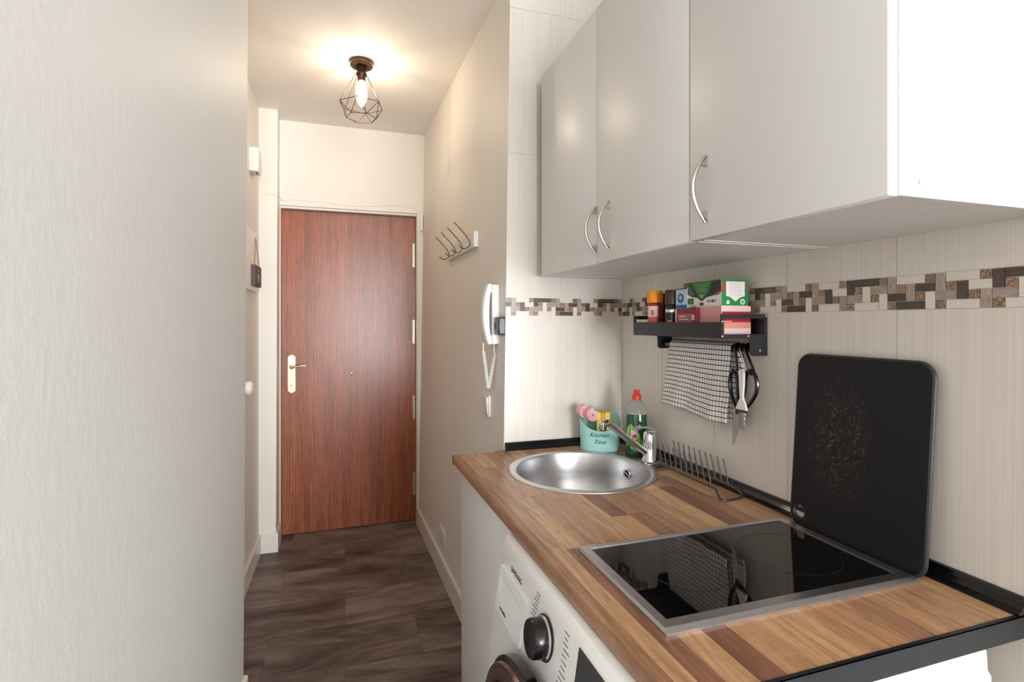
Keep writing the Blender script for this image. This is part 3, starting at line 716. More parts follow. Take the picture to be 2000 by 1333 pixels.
# cutting board -------------------------------------------------------
CB = thing('cutting_board', (0.955, 0.767, ZT), 'scratched black cutting board leaning on the tiles behind the hob', 'cutting board')
out = rrect(0.6285, 0.9065, 0.0, 0.372, 0.026, 8); hole = circ(0.886, 0.030, 0.0165, 24)
lean = 0.026 / 0.37
def bd(u, v, h): return (0.9415 + v * lean + h, u, ZT + 0.0015 + v * 0.9975 - h * lean)
MB().prism(out, 0.0085, bd, holes=[hole]).build('board', M_board, CB)
MB().tube([bd(u, v, 0.00425) for u, v in out], 0.0044, 8, closed=True).build('rim', M_boardedge, CB)
MB().tube([bd(u, v, 0.00425) for u, v in hole], 0.0044, 6, closed=True).build('hole_rim', M_boardedge, CB)

# ------------------------------------------------------------------ washing machine
WM = thing('washing_machine', (0.64, 0.82, 0), 'white front-loading washing machine under the worktop', 'washing machine')
MY0, MY1 = 0.522, 1.116
PROF = [(0.362, 0.8485), (0.350, 0.848), (0.343, 0.844), (0.3385, 0.835), (0.334, 0.80), (0.326, 0.757), (0.316, 0.69), (0.307, 0.632), (0.302, 0.56), (0.302, 0.03)]
def px_(zv):
    for (xa, za), (xb, zb) in zip(PROF[:-1], PROF[1:]):
        if zb <= zv <= za: return xa + (xb - xa) * (za - zv) / (za - zb + 1e-9)
    return 0.302
M_wash = plain('washer_white_enamel', rgb(243, 243, 241), 0.28)
outl = PROF + [(0.905, 0.03), (0.93, 0.05), (0.93, 0.79), (0.922, 0.80), (0.919, 0.83), (0.905, 0.8425), (0.89, 0.8485)]
bm = bmesh.new(); loop_ = [bm.verts.new((u, MY0, v)) for u, v in outl]; f_ = bm.faces.new(loop_)
r_ = bmesh.ops.extrude_face_region(bm, geom=[f_]); bmesh.ops.translate(bm, vec=(0, MY1 - MY0, 0), verts=[e for e in r_['geom'] if isinstance(e, bmesh.types.BMVert)])
bmesh.ops.recalc_face_normals(bm, faces=bm.faces[:])
ed = [e for e in bm.edges if abs(e.verts[0].co.y - e.verts[1].co.y) < 1e-6]
bmesh.ops.bevel(bm, geom=ed, offset=0.004, segments=2, affect='EDGES', profile=0.6)
bodym = MB().bm(bm, True).build('body', M_wash, WM)
def on(y, zv, off=0.0): return Vector((px_(zv) - off, y, zv))
def panel_patch(name, pts, d, mat, par, sink=0.003, holes=()):
    """outline (y, z) laid on the tilted front"""
    m = MB(); m.prism(pts, d + sink, lambda u, v, h: (px_(v) + sink - h, u, v), holes=holes); return m.build(name, mat, par)
hole_ = rrect(0.955, 1.086, 0.728, 0.772, 0.005, 3)
dr = panel_patch('detergent_drawer', rrect(0.935, 1.100, 0.700, 0.790, 0.004, 2), 0.0050, M_wash, WM, holes=[hole_])
MB().prism([(0.000, 0.7285), (0.0048, 0.7285), (0.0004, 0.7715), (0.000, 0.7715)], 0.130, lambda u, v, h: (px_(v) + 0.001 - u, 0.9555 + h, v)).build('pull_scoop', M_wash, dr)
M_ink2 = plain('grey_print', rgb(112, 112, 116), 0.5)
def wtext(body, size, y, zv, mat=M_ink2, sx=1.0):
    up = on(y, zv + 0.01) - on(y, zv - 0.01)
    return text('lettering', body, size, on(y, zv, 0.0054 if zv < 0.79 else 0.0004), (0, -1, 0), up, mat, dr if y > 0.9 else WM, depth=0.0002, sx=sx)
wtext('SAMSUNG', 0.0145, 1.012, 0.803, plain('dark_print', rgb(44, 44, 50), 0.5))
wtext('ecobubble', 0.010, 1.045, 0.714, MATS['dark_print'])
panel_patch('control_display', [(0.56, 0.775), (0.715, 0.775), (0.715, 0.832), (0.56, 0.832)], 0.0018, plain('dark_display', rgb(44, 44, 48), 0.2), WM)
KYc, KZc = 0.838, 0.777; nk = Vector((-1, 0, 0.11)).normalized()
def knob_lathe(prof, seg=40):
    m = MB().lathe(prof, (0, 0, 0), seg); q_ = Vector((0, 0, 1)).rotation_difference(nk); c = on(KYc, KZc)
    m.v = [q_ @ v + c for v in m.v]; return m
KN = knob_lathe([(0.0, 0.0), (0.037, 0.0), (0.037, 0.003), (0.034, 0.004)]).build('dial_base', M_blackg, WM)
knob_lathe([(0.0350, 0.0035), (0.0350, 0.007), (0.033, 0.008)]).build('chrome_ring', M_chrome, KN)
knob_lathe([(0.0325, 0.007), (0.0320, 0.026), (0.030, 0.0295), (0.0, 0.030)]).build('dial', M_blackg, KN)
for (yy, zz, L) in [(0.884, 0.818, .016), (0.886, 0.811, .022), (0.888, 0.804, .014), (0.889, 0.797, .022), (0.890, 0.790, .018), (0.891, 0.783, .020), (0.891, 0.776, .014), (0.880, 0.825, .02),
                    (0.770, 0.826, .018), (0.768, 0.817, .012), (0.770, 0.808, .016), (0.768, 0.799, .022), (0.769, 0.790, .014), (0.770, 0.781, .02), (0.769, 0.772, .016), (0.771, 0.763, .024), (0.772, 0.754, .014), (0.776, 0.745, .02), (0.782, 0.736, .014)]:
    if yy > 0.85: a_, b_ = yy, yy + L
    else: a_, b_ = yy - L, yy
    panel_patch('programme_line', [(a_, zz - 0.0009), (b_, zz - 0.0009), (b_, zz + 0.0009), (a_, zz + 0.0009)], 0.0003, M_ink2, WM, 0.001)
DZ, DYc = 0.480, 0.82
pd = MB().lathe([(0.0, 0.004), (0.245, 0.004), (0.245, -0.014), (0.236, -0.020)], (0.300, DYc, DZ), 64, axis='x').build('porthole_door', M_blackg, WM)
MB().lathe([(0.2365, -0.018), (0.234, -0.027), (0.216, -0.030), (0.205, -0.026)], (0.300, DYc, DZ), 64, axis='x', cap=False).build('chrome_ring', plain('rose_chrome', rgb(150, 128, 122), 0.2, 1.0), pd)
MB().lathe([(0.206, -0.024), (0.17, -0.031), (0.10, -0.036), (0.0, -0.038)], (0.300, DYc, DZ), 48, axis='x').build('door_glass', M_blackg, pd)

# ------------------------------------------------------------------ black wall shelf with rail
SX0, SX1, SY0, SY1 = 0.850, RW, 1.020, 1.414
SH = thing('wall_shelf', (0.92, 1.217, 1.243), 'black metal spice shelf with a rail hung on the tiles', 'shelf')
pt = 0.003
plate = [(SX0, 1.289), (SX0 + 0.004, 1.285), (0.926, 1.285)] + [(0.926 + 0.010 * math.sin(R(a)), 1.275 + 0.010 * math.cos(R(a))) for a in (30, 60, 90)] + \
        [(0.936, 1.252)] + [(0.945 - 0.009 * math.cos(R(a)), 1.252 - 0.009 * math.sin(R(a))) for a in (30, 60, 90)] + [(SX1, 1.243), (SX1, 1.345), (SX0, 1.345)]
win = [(0.8590, 1.296), (0.979, 1.296), (0.979, 1.334), (0.8590, 1.334)]
pls = []
for ya in (SY0, SY1 - pt):
    p_ = MB().prism(plate, pt, lambda u, v, h: (u, ya + h, v), holes=[win]).build('end_plate', M_black, SH); pls.append(p_)
M_screw = plain('bright_screw', rgb(220, 220, 222), 0.25, 1.0)
for (sx_, sz_) in ((0.8545, 1.327), (0.8545, 1.2915), (0.9835, 1.341), (0.930, 1.2915), (0.9650, 1.256)):
    MB().lathe([(0.003, 0), (0.0028, -0.001), (0, -0.0016)], (sx_, SY0, sz_), 12, axis='y').build('screw', M_screw, pls[0])
MB().box(SX0, SX0 + 0.003, SY0 + pt, SY1 - pt, 1.286, 1.3255).build('front_rail', M_black, SH)
MB().box(SX0 + 0.003, SX1 - 0.001, SY0 + pt, SY1 - pt, 1.292, 1.2955).build('shelf_board', M_black, SH)
MB().box(SX1 - 0.004, SX1 - 0.001, SY0 + pt, SY1 - pt, 1.2955, 1.345).build('back_rail', M_black, SH)
RX, RZ_ = 0.9580, 1.2590
MB().tube([(RX, SY0 + pt, RZ_), (RX, SY1 - pt, RZ_)], 0.0085, 14).build('rail', M_blackg, SH)
SB = 1.2956
# spice jar with orange cap
def jar(x, y, r, h, capc, bodyc, labc, label, caph, cr):
    j = thing('spice_jar', (x, y, SB), label, 'jar')
    MB().lathe([(r * 0.94, 0), (r, 0.003), (r, h * 0.86), (r * 0.8, h * 0.97), (r * 0.78, h)], (x, y, SB), 28).build('glass', bodyc, j)
    MB().lathe([(r * 0.0, h), (cr, h), (cr * 1.02, h + caph * 0.9), (cr * 0.94, h + caph), (0, h + caph)], (x, y, SB), 28).build('cap', capc, j)
    for (z0, z1, a0, a1, mm) in labc:
        m = MB(); n = 16; vs = []; fs = []
        for k in range(n + 1):
            a = R(a0 + (a1 - a0) * k / n)
            for zz in (z0, z1): vs.append((x + (r + 0.0004) * math.cos(a), y + (r + 0.0004) * math.sin(a), SB + zz))
        for k in range(n): fs.append((2 * k, 2 * k + 2, 2 * k + 3, 2 * k + 1))
        m.add(vs, fs, True); m.build('label', mm, j)
    return j
M_orange = plain('orange_plastic', rgb(248, 156, 44), 0.35)
M_papr = plain('paprika_red', rgb(176, 44, 30), 0.3); M_cream = plain('cream_print', rgb(238, 214, 196), 0.4); M_lred = plain('label_red', rgb(214, 92, 66), 0.4)
jar(0.885, 1.350, 0.0215, 0.088, M_orange, M_papr, [(0.046, 0.078, 170, 262, M_cream), (0.012, 0.046, 170, 262, M_lred), (0.05, 0.066, 205, 230, M_lred)], 'spice jar with an orange cap and red label on the black shelf', 0.036, 0.0235)
M_dred = plain('dark_red_plastic', rgb(120, 22, 24), 0.3); M_brown = plain('brown_plastic', rgb(74, 46, 36), 0.35); M_pep = plain('dark_pepper_glass', rgb(46, 38, 34), 0.15)
jar(0.938, 1.368, 0.019, 0.082, M_dred, M_pep, [], 'dark jar with a deep red cap behind the orange-capped jar', 0.036, 0.020)
jar(0.893, 1.276, 0.0190, 0.082, M_brown, M_pep, [(0.058, 0.066, 170, 260, M_screw), (0.006, 0.036, 195, 235, plain('gold_print', rgb(196, 170, 96), 0.4))], 'dark pepper grinder with a brown cap on the black shelf', 0.040, 0.0195)
# cartons
def carton(x0, x1, y0, y1, z0, z1, mat, label, name='carton'):
    c = thing(name, ((x0 + x1) / 2, (y0 + y1) / 2, z0), label, 'box')
    MB().box(x0, x1, y0, y1, z0, z1).build('box_body', mat, c); return c
def patch(c, face, pts, mat, lift=0.0005, name='print'):
    """print on the -X face (u = y, v = z) or the -Y face (u = x, v = z)"""
    m = MB()
    if face[0] == 'x': m.prism(pts, lift, lambda u, v, h: (face[1] - h, u, v))
    else: m.prism(pts, lift, lambda u, v, h: (u, face[1] - h, v))
    return m.build(name, mat, c)
def rc(a, b, c_, d): return [(a, c_), (b, c_), (b, d), (a, d)]
M_salt = plain('white_blue_carton', rgb(206, 218, 232), 0.5); M_blue = plain('blue_print', rgb(52, 110, 176), 0.5); M_navy = plain('navy_print', rgb(30, 50, 96), 0.5)
c = carton(0.886, 0.936, 1.198, 1.248, SB, SB + 0.123, M_salt, 'white and blue salt carton between the grinder and the tea boxes')
patch(c, ('x', 0.886), rc(1.198, 1.248, SB + 0.030, SB + 0.078), M_blue); patch(c, ('x', 0.886), circ(1.225, SB + 0.096, 0.0135, 24), M_blue, 0.0007)
patch(c, ('x', 0.886), [(1.217, SB + 0.098), (1.225, SB + 0.091), (1.234, SB + 0.099), (1.225, SB + 0.104)], M_salt, 0.0010)
patch(c, ('x', 0.886), rc(1.198, 1.248, SB + 0.1205, SB + 0.123), M_navy, 0.0007)
for k in range(4): patch(c, ('x', 0.886), rc(1.2045, 1.2415 - 0.004 * (k % 2), SB + 0.044 + k * 0.007, SB + 0.047 + k * 0.007), M_salt, 0.0008)
M_mar = plain('maroon_carton', rgb(128, 34, 40), 0.4); M_pinkc = plain('pink_carton', rgb(226, 164, 160), 0.5); M_pinkl = plain('pale_pink_print', rgb(244, 206, 204), 0.5); M_crim = plain('crimson_print', rgb(182, 36, 54), 0.45); M_rose = plain('dusty_rose_print', rgb(172, 98, 100), 0.45); M_sal = plain('salmon_print', rgb(232, 150, 132), 0.5)
c = carton(0.868, 0.880, 1.136, 1.225, SB, SB + 0.0665, M_mar, 'small maroon infusion carton leaning at the front of the shelf')
patch(c, ('x', 0.868), rc(1.150, 1.214, SB + 0.028, SB + 0.052), M_rose)
patch(c, ('x', 0.868), rc(1.219, 1.2245, SB, SB + 0.066), M_pinkl)
for a in range(4):
    q = R(45 + 90 * a); patch(c, ('x', 0.868), circ(1.1475 + 0.004 * math.cos(q), SB + 0.042 + 0.005 * math.sin(q), 0.0033, 8), M_pinkl, 0.0008)
patch(c, ('x', 0.868), rc(1.178, 1.206, SB + 0.044, SB + 0.047), M_pinkl, 0.0009); patch(c, ('x', 0.868), rc(1.166, 1.206, SB + 0.036, SB + 0.039), M_pinkl, 0.0009)
zt = SB + 0.0695; yb = 1.056
c = carton(0.8805, 0.970, yb, 1.150, SB, zt, M_pinkc, 'pink and crimson infusion carton underneath the green tea box')
patch(c, ('y', yb), rc(0.8805, 0.970, zt - 0.013, zt), M_pinkl); patch(c, ('y', yb), rc(0.8835, 0.970, zt - 0.040, zt - 0.0135), M_crim)
patch(c, ('y', yb), rc(0.8835, 0.970, zt - 0.055, zt - 0.0402), M_sal); patch(c, ('y', yb), rc(0.8835, 0.970, SB, zt - 0.0552), M_pinkl)
for k, (a, b) in enumerate(((0.897, 0.906), (0.909, 0.916), (0.919, 0.926))): patch(c, ('y', yb), rc(a, b, zt - 0.0250, zt - 0.0225), M_pinkl, 0.0008)
patch(c, ('y', yb), [(0.950, zt - 0.028), (0.964, zt - 0.028), (0.957, zt - 0.0245)], M_pinkl, 0.0008)
patch(c, ('y', yb), rc(0.889, 0.912, zt - 0.0385, zt - 0.0368), M_pinkl, 0.0008)
# green tea box
M_tg = plain('tea_green', rgb(34, 140, 74), 0.42); M_tdk = plain('tea_dark_green', rgb(18, 52, 36), 0.35); M_tmid = plain('tea_mid_green', rgb(52, 122, 62), 0.4); M_tw = plain('tea_white', rgb(240, 240, 236), 0.5); M_tr = plain('tea_red', rgb(206, 52, 66), 0.45); M_tgy = plain('tea_grey', rgb(96, 104, 96), 0.45); M_tlg = plain('tea_leaf_green', rgb(124, 176, 106), 0.45); M_txt = plain('tea_text_grey', rgb(150, 140, 146), 0.5)
g0 = zt + 0.0004; g1 = g0 + 0.0665; gx0, gx1, gy0, gy1 = 0.889, 0.970, 1.064, 1.214
c = carton(gx0, gx1, gy0, gy1, g0, g1, M_tg, 'green and white tea box lying on top of the pink carton')
H = g1 - g0
patch(c, ('x', gx0), rc(gy0 + 0.001, gy1, g0, g1), M_tw, 0.0004)
yc = (gy0 + gy1) / 2
def tb(pts): return [(gy1 - u * (gy1 - gy0), g0 + v * H) for u, v in pts]
patch(c, ('x', gx0), tb([(0, 1), (0, .62), (.22, .42), (.38, .36), (.5, .22), (.62, .36), (.80, .42), (.95, .58), (.99, .72), (.985, 1)]), M_tdk, 0.0006)
patch(c, ('x', gx0), tb([(.2, 1), (.36, .55), (.5, .30), (.64, .5), (.78, 1)]), M_tmid, 0.0008)
patch(c, ('x', gx0), tb([(.0, .98), (.12, .98), (.30, .5), (.18, .46), (.0, .62)]), M_tgy, 0.0009)
patch(c, ('x', gx0), tb([(.42, .46), (.5, .30), (.58, .46), (.5, .50)]), M_tlg, 0.0010)
for k, (a, b) in enumerate(((.34, .70), (.40, .62), (.42, .60), (.38, .64))): patch(c, ('x', gx0), tb([(a, .90 - k * .085), (b, .90 - k * .085), (b, .87 - k * .085), (a, .87 - k * .085)]), M_tlg, 0.0011)
patch(c, ('x', gx0), tb([(.80, .41), (.95, .57), (.99, .71), (1.0, .71), (1.0, .56), (.93, .44)]), M_tr, 0.0008)
patch(c, ('x', gx0), tb([(.03, .12), (.28, .12), (.28, .36), (.03, .36)]), M_tmid, 0.0008)
patch(c, ('x', gx0), tb([(.45, .05), (.54, .05), (.55, .17), (.44, .17)]), plain('tea_brown', rgb(110, 50, 48), 0.5), 0.0008)
patch(c, ('x', gx0), tb([(.18, .03), (.34, .03), (.34, .07), (.18, .07)]), M_txt, 0.0008)
for u in (.64, .70, .76, .82): patch(c, ('x', gx0), tb([(u, .16), (u + .045, .16), (u + .045, .27), (u, .27)]), M_txt if u != .76 else M_brown, 0.0008)
def te(pts): return [(gx0 + u * (gx1 - gx0), g0 + v * H) for u, v in pts]
patch(c, ('y', gy0), te([(.16, .93), (.86, .93), (.86, .38), (.70, .34), (.51, .18), (.32, .34), (.16, .38)]), M_tw, 0.0005)
patch(c, ('y', gy0), te([(.05, .86), (.10, .90), (.15, .88), (.15, .58), (.09, .62), (.04, .55)]), M_tr, 0.0005)
patch(c, ('y', gy0), te([(.87, .90), (.92, .88), (.98, .72), (.985, .56), (.95, .60), (.88, .80)]), M_tr, 0.0005)
for k in range(7): patch(c, ('y', gy0), te([(.26, .87 - k * .075), (.76 - .03 * (k % 3), .87 - k * .075), (.76 - .03 * (k % 3), .855 - k * .075), (.26, .855 - k * .075)]), plain('tea_pink_text', rgb(214, 160, 176), 0.5) if k == 0 else MATS['tea_pink_text'], 0.0008)
patch(c, ('y', gy0), te([(.17, .08), (.29, .08), (.27, .22), (.19, .22)]), M_tw, 0.0006)
patch(c, ('y', gy0), [(p[0], p[1]) for p in circ(gx0 + .78 * (gx1 - gx0), g0 + .17 * H, 0.0072, 20)], M_tw, 0.0006)
patch(c, ('y', gy0), [(p[0], p[1]) for p in circ(gx0 + .78 * (gx1 - gx0), g0 + .17 * H, 0.0042, 16)], M_tlg, 0.0008)
patch(c, ('y', gy0), te([(0, .0), (1, 0), (1, .02), (0, .02)]), M_tw, 0.0006)

# towel ---------------------------------------------------------------
def towel():
    ny, ns = 44, 60; vs = []; uv = []; fs = []
    Lf, Lb = 0.198, 0.200; ra = 0.0115; tot = Lf + PI * ra + Lb
    for j in range(ns + 1):
        s = tot * j / ns
        for i in range(ny + 1):
            t = i / ny
            if s < Lf:                      # front leaf, from the hem up
                d = (Lf - s); k = d / Lf
                ya, yb_ = 1.362 + 0.030 * k, 1.102 + 0.004 * k
                x_ = RX - ra - 0.006 * k - 0.0035 * k * math.sin(t * 9.0 + 0.6) - 0.002 * k * math.sin(t * 23 + k * 3)
                z_ = RZ_ - d - (0.002 - 0.016 * (1 - t)) * k * 0.9 + 0.003 * k * math.sin(t * 7)
            elif s < Lf + PI * ra:
                a = (s - Lf) / ra; k = 0; ya, yb_ = 1.362, 1.102 - 0.004 * (a / PI)
                x_ = RX - ra * math.cos(a); z_ = RZ_ + ra * math.sin(a)
            else:
                d = s - Lf - PI * ra; k = d / Lb; ya, yb_ = 1.36 + 0.01 * k, 1.098 - 0.022 * min(1, k * 3)
                x_ = RX + ra + 0.001 * k * math.sin(t * 8); z_ = RZ_ - d
            yy = ya + (yb_ - ya) * t + (0.0025 * math.sin(s * 60) * (t > 0.9))
            vs.append((x_, yy, z_)); uv.append((t * 0.268, s))
    for j in range(ns):
        for i in range(ny): a = j * (ny + 1) + i; fs.append((a, a + 1, a + ny + 2, a + ny + 1))
    m = MB(); m.add(vs, fs, True)
    o = m.build('tea_towel', M_towel, uv=uv)
    sd = o.modifiers.new('thickness', 'SOLIDIFY'); sd.thickness = 0.0026; sd.offset = 0
    return tag(o, 'black and white checked tea towel hung over the shelf rail', 'towel')
towel()

# hooks, scissors, scraper -------------------------------------------
def hook(y, dy, mat, label, r=0.0024, low=1.203):
    pts = arc([(RX + 0.012, y, RZ_ - 0.012), (RX + 0.0108, y, RZ_ + 0.004), (RX, y, RZ_ + 0.0112), (RX - 0.0108, y, RZ_ + 0.004), (RX - 0.013, y - dy * 0.35, RZ_ - 0.018), (RX - 0.0155, y - dy * 0.8, low + 0.014), (RX - 0.017, y - dy, low + 0.002), (RX - 0.024, y - dy * 0.98, low - 0.004), (RX - 0.031, y - dy * 0.93, low + 0.004)], 6)
    return tag(MB().tube(pts, r, 8).build('rail_hook', mat), label, 'hook', 'hooks on the shelf rail')
hook(1.084, 0.014, M_blackg, 'black hook on the shelf rail next to the checked towel', 0.0034)
hook(1.066, 0.028, M_chrome, 'bright metal hook on the shelf rail holding the white scraper', 0.0024)
hook(1.050, 0.036, M_blackg, 'black hook on the shelf rail holding the scissors', 0.0034)
M_blade = plain('scissor_steel', rgb(188, 188, 190), 0.28, 1.0)
SC = thing('scissors', (0.945, 1.05, 1.013), 'black-handled kitchen scissors hanging point down from the rail', 'scissors')
xs_ = 0.9370
def P_(y, zz, d=0): return (xs_ + d, y, zz)
MB().tube(arc([P_(1.066, 1.104), P_(1.032, 1.118), P_(1.008, 1.145), P_(0.9985, 1.172), P_(1.006, 1.198), P_(1.024, 1.2065), P_(1.036, 1.190), P_(1.040, 1.160), P_(1.052, 1.125), P_(1.066, 1.104)], 6), 0.0048, 8).build('handle', M_blackg, SC)
MB().tube(arc([P_(1.066, 1.104, .002), P_(1.086, 1.135, .002), P_(1.094, 1.165, .002), P_(1.090, 1.192, .002), P_(1.076, 1.198, .002), P_(1.066, 1.182, .002), P_(1.064, 1.150, .002), P_(1.062, 1.104, .002)], 6), 0.0048, 8).build('handle', M_blackg, SC)
MB().prism([(1.080, 1.108), (1.054, 1.108), (1.060, 1.060), (1.078, 1.014), (1.084, 1.013), (1.083, 1.050)], 0.0016, lambda u, v, h: (xs_ + h, u, v)).build('blade', M_blade, SC)
MB().prism([(1.072, 1.110), (1.050, 1.110), (1.044, 1.060), (1.050, 1.056), (1.062, 1.062)], 0.0016, lambda u, v, h: (xs_ + 0.0022 + h, u, v)).build('blade', M_blade, SC)
MB().lathe([(0.0045, 0.0045), (0.0045, -0.002), (0, -0.003)], (xs_, 1.066, 1.098), 14, axis='x').build('pivot', M_black, SC)
SR_ = thing('scraper', (0.93, 1.04, 1.10), 'white plastic hob scraper hanging in front of the scissors', 'scraper')
xq = 0.9235
o_ = [(1.0285, 1.2045), (1.033, 1.209), (1.041, 1.209), (1.0455, 1.2045), (1.0440, 1.165), (1.0415, 1.138), (1.0500, 1.124), (1.0560, 1.110), (1.0195, 1.110), (1.0240, 1.124), (1.0325, 1.138), (1.0300, 1.165)]
MB().prism(o_, 0.0050, lambda u, v, h: (xq + h, u, v), holes=[circ(1.037, 1.2025, 0.0018, 10)]).build('grip', M_plast, SR_)
MB().box(xq + 0.0008, xq + 0.0036, 1.0190, 1.0565, 1.1035, 1.1100).build('blade_edge', M_brown, SR_)

# ------------------------------------------------------------------ corridor fittings
# ceiling lamp
LX, LY = 0.070, 2.545
LP = thing('ceiling_lamp', (LX, LY, 2.28), 'wire cage ceiling lamp with a glowing filament bulb', 'ceiling lamp')
MB().lathe([(0.0, 0.0), (0.052, 0.0), (0.052, -0.021), (0.049, -0.024), (0.0, -0.024)], (LX, LY, CEIL), 40).build('canopy', M_bronze, LP)
MB().lathe([(0.0215, -0.024), (0.0215, -0.052), (0.024, -0.055), (0.024, -0.064), (0.018, -0.072), (0.018, -0.092), (0.0, -0.092)], (LX, LY, CEIL), 28).build('socket', M_bronze, LP)
cg = MB(); wr = 0.0015; zt_, zu, zl = CEIL - 0.060, 2.352, 2.292; NU = 6
top = [(LX + 0.026 * math.cos(2 * PI * k / NU + .3), LY + 0.026 * math.sin(2 * PI * k / NU + .3), zt_) for k in range(NU)]
upv_ = [(LX + 0.102 * math.cos(2 * PI * k / NU + .3), LY + 0.102 * math.sin(2 * PI * k / NU + .3), zu) for k in range(NU)]
lo_ = [(LX + 0.070 * math.cos(2 * PI * (k + .5) / NU + .3), LY + 0.070 * math.sin(2 * PI * (k + .5) / NU + .3), zl) for k in range(NU)]
for k in range(NU):
    k2 = (k + 1) % NU
    for a, b in ((top[k], upv_[k]), (top[k], top[k2]), (upv_[k], upv_[k2]), (upv_[k], lo_[k]), (upv_[k2], lo_[k]), (lo_[k], lo_[k2])): cg.tube([a, b], wr, 6)
cg.build('wire_cage', M_bronze, LP)
bt_ = NT('glowing_bulb'); em_ = bt_.n('ShaderNodeEmission'); em_.inputs[0].default_value = (1.0, 0.86, 0.62, 1); em_.inputs[1].default_value = 6.0
tr_ = bt_.n('ShaderNodeBsdfTransparent'); mx_ = bt_.n('ShaderNodeMixShader'); mx_.inputs[0].default_value = 0.5
bt_.l(tr_.outputs[0], mx_.inputs[1]); bt_.l(em_.outputs[0], mx_.inputs[2]); bt_.l(mx_.outputs[0], bt_.t.nodes['Material Output'].inputs[0])
M_bulb = bt_.m
MB().lathe([(0.012, -0.092), (0.014, -0.098), (0.024, -0.125), (0.0275, -0.150), (0.025, -0.175), (0.014, -0.200), (0.006, -0.212), (0, -0.215)], (LX, LY, CEIL), 28).build('bulb', M_bulb, LP)
pl_ = bpy.data.lights.new('lamp_light', 'POINT'); pl_.energy = 6.0; pl_.color = (1.0, 0.81, 0.60); pl_.shadow_soft_size = 0.012
po = bpy.data.objects.new('lamp_light', pl_); COL.objects.link(po); po.location = (LX, LY, CEIL - 0.145)

# coat hooks
HK = thing('coat_rack', (0.49, 2.36, 1.64), 'white wall strip with four slim chrome coat hooks', 'coat rack')
MB().hexa([(xw(2.09, 1.64) - 0.018, 2.09, 1.640), (xw(2.09, 1.64) + 0.002, 2.09, 1.640), (xw(2.62, 1.64) + 0.002, 2.62, 1.640), (xw(2.62, 1.64) - 0.018, 2.62, 1.640)],
          [(xw(2.09, 1.64) - 0.018, 2.09, 1.704), (xw(2.09, 1.64) + 0.002, 2.09, 1.704), (xw(2.62, 1.64) + 0.002, 2.62, 1.704), (xw(2.62, 1.64) - 0.018, 2.62, 1.704)]).build('strip', M_plast, HK)
for yy in (2.150, 2.282, 2.414, 2.546):
    x0 = xw(yy, 1.66) - 0.018
    MB().tube(arc([(x0 - 0.070, yy, 1.748), (x0 - 0.045, yy, 1.722), (x0 - 0.016, yy, 1.690), (x0 - 0.003, yy, 1.664), (x0 - 0.010, yy, 1.644), (x0 - 0.032, yy, 1.638), (x0 - 0.050, yy, 1.651)], 6), 0.0023, 8).build('hook', plain('chrome_backlit_tone', rgb(120, 106, 94), 0.25, 1.0) if 'chrome_backlit_tone' not in MATS else MATS['chrome_backlit_tone'], HK)  # chrome hooks, their backlit darkness put into the metal colour

# intercom
IC = thing('intercom', (0.49, 1.84, 1.24), 'white wall intercom handset with a coiled cord', 'intercom')
b0x = xw(1.84, 1.35)
MB().rbox(b0x - 0.026, b0x + 0.003, 1.795, 1.880, 1.245, 1.462, 0.006, 3).build('base', M_plast, IC)
hs = MB(); vs = []; fs = []; n = 24
for k in range(n + 1):
    t = k / n; zz = 1.246 + 0.218 * t; bow = 4 * t * (1 - t)
    xo = b0x - 0.036 - 0.020 * bow; xi = b0x - 0.027 - 0.008 * bow
    if t < 0.16 or t > 0.84: xi = b0x - 0.0255
    for (a, b) in ((xo, 1.803), (xo - 0.004, 1.811), (xo - 0.004, 1.851), (xo, 1.859), (xi, 1.859), (xi, 1.803)): vs.append((a, b, zz))
for k in range(n):
    for j in range(6): fs.append((k * 6 + j, k * 6 + (j + 1) % 6, k * 6 + 6 + (j + 1) % 6, k * 6 + 6 + j))
fs += [tuple(range(6))[::-1], tuple(n * 6 + j for j in range(6))]
hs.add(vs, fs, True); hs.build('handset', M_plast, IC)
def coil(a, b, r, turns):
    a, b = Vector(a), Vector(b); n = turns * 10; d = (b - a).normalized(); u = d.orthogonal().normalized(); v = d.cross(u)
    return [a.lerp(b, k / n) + (u * math.cos(2 * PI * k / 10) + v * math.sin(2 * PI * k / 10)) * r for k in range(n + 1)]
cx_ = b0x - 0.022
cp = [Vector((b0x - 0.050, 1.83, 1.250)), Vector((b0x - 0.050, 1.83, 1.222))] + coil((b0x - 0.050, 1.83, 1.220), (b0x - 0.030, 1.84, 1.085), 0.0052, 20) + coil((b0x - 0.028, 1.84, 1.082), (b0x - 0.010, 1.82, 1.205), 0.0058, 18) + [Vector((b0x - 0.012, 1.82, 1.215)), Vector((b0x - 0.012, 1.82, 1.25))]
MB().tube(cp, 0.0021, 6).build('cord', M_plast, IC)
DB = thing('entry_sensor', (0.51, 1.755, 1.278), 'small dark reflective box beside the white intercom', 'device')
x0 = xw(1.755, 1.31)
MB().rbox(x0 - 0.022, x0 + 0.003, 1.732, 1.790, 1.280, 1.344, 0.003, 2).build('housing', plain('smoky_plastic', rgb(58, 48, 46), 0.2), DB)
MB().box(x0 - 0.018, x0 - 0.001, 1.7312, 1.7325, 1.286, 1.338).build('front_plate', plain('grey_reflector', rgb(104, 102, 108), 0.4), DB)
MB().box(x0 - 0.0232, x0 - 0.0215, 1.742, 1.782, 1.302, 1.322).build('dark_band', M_blackg, DB)
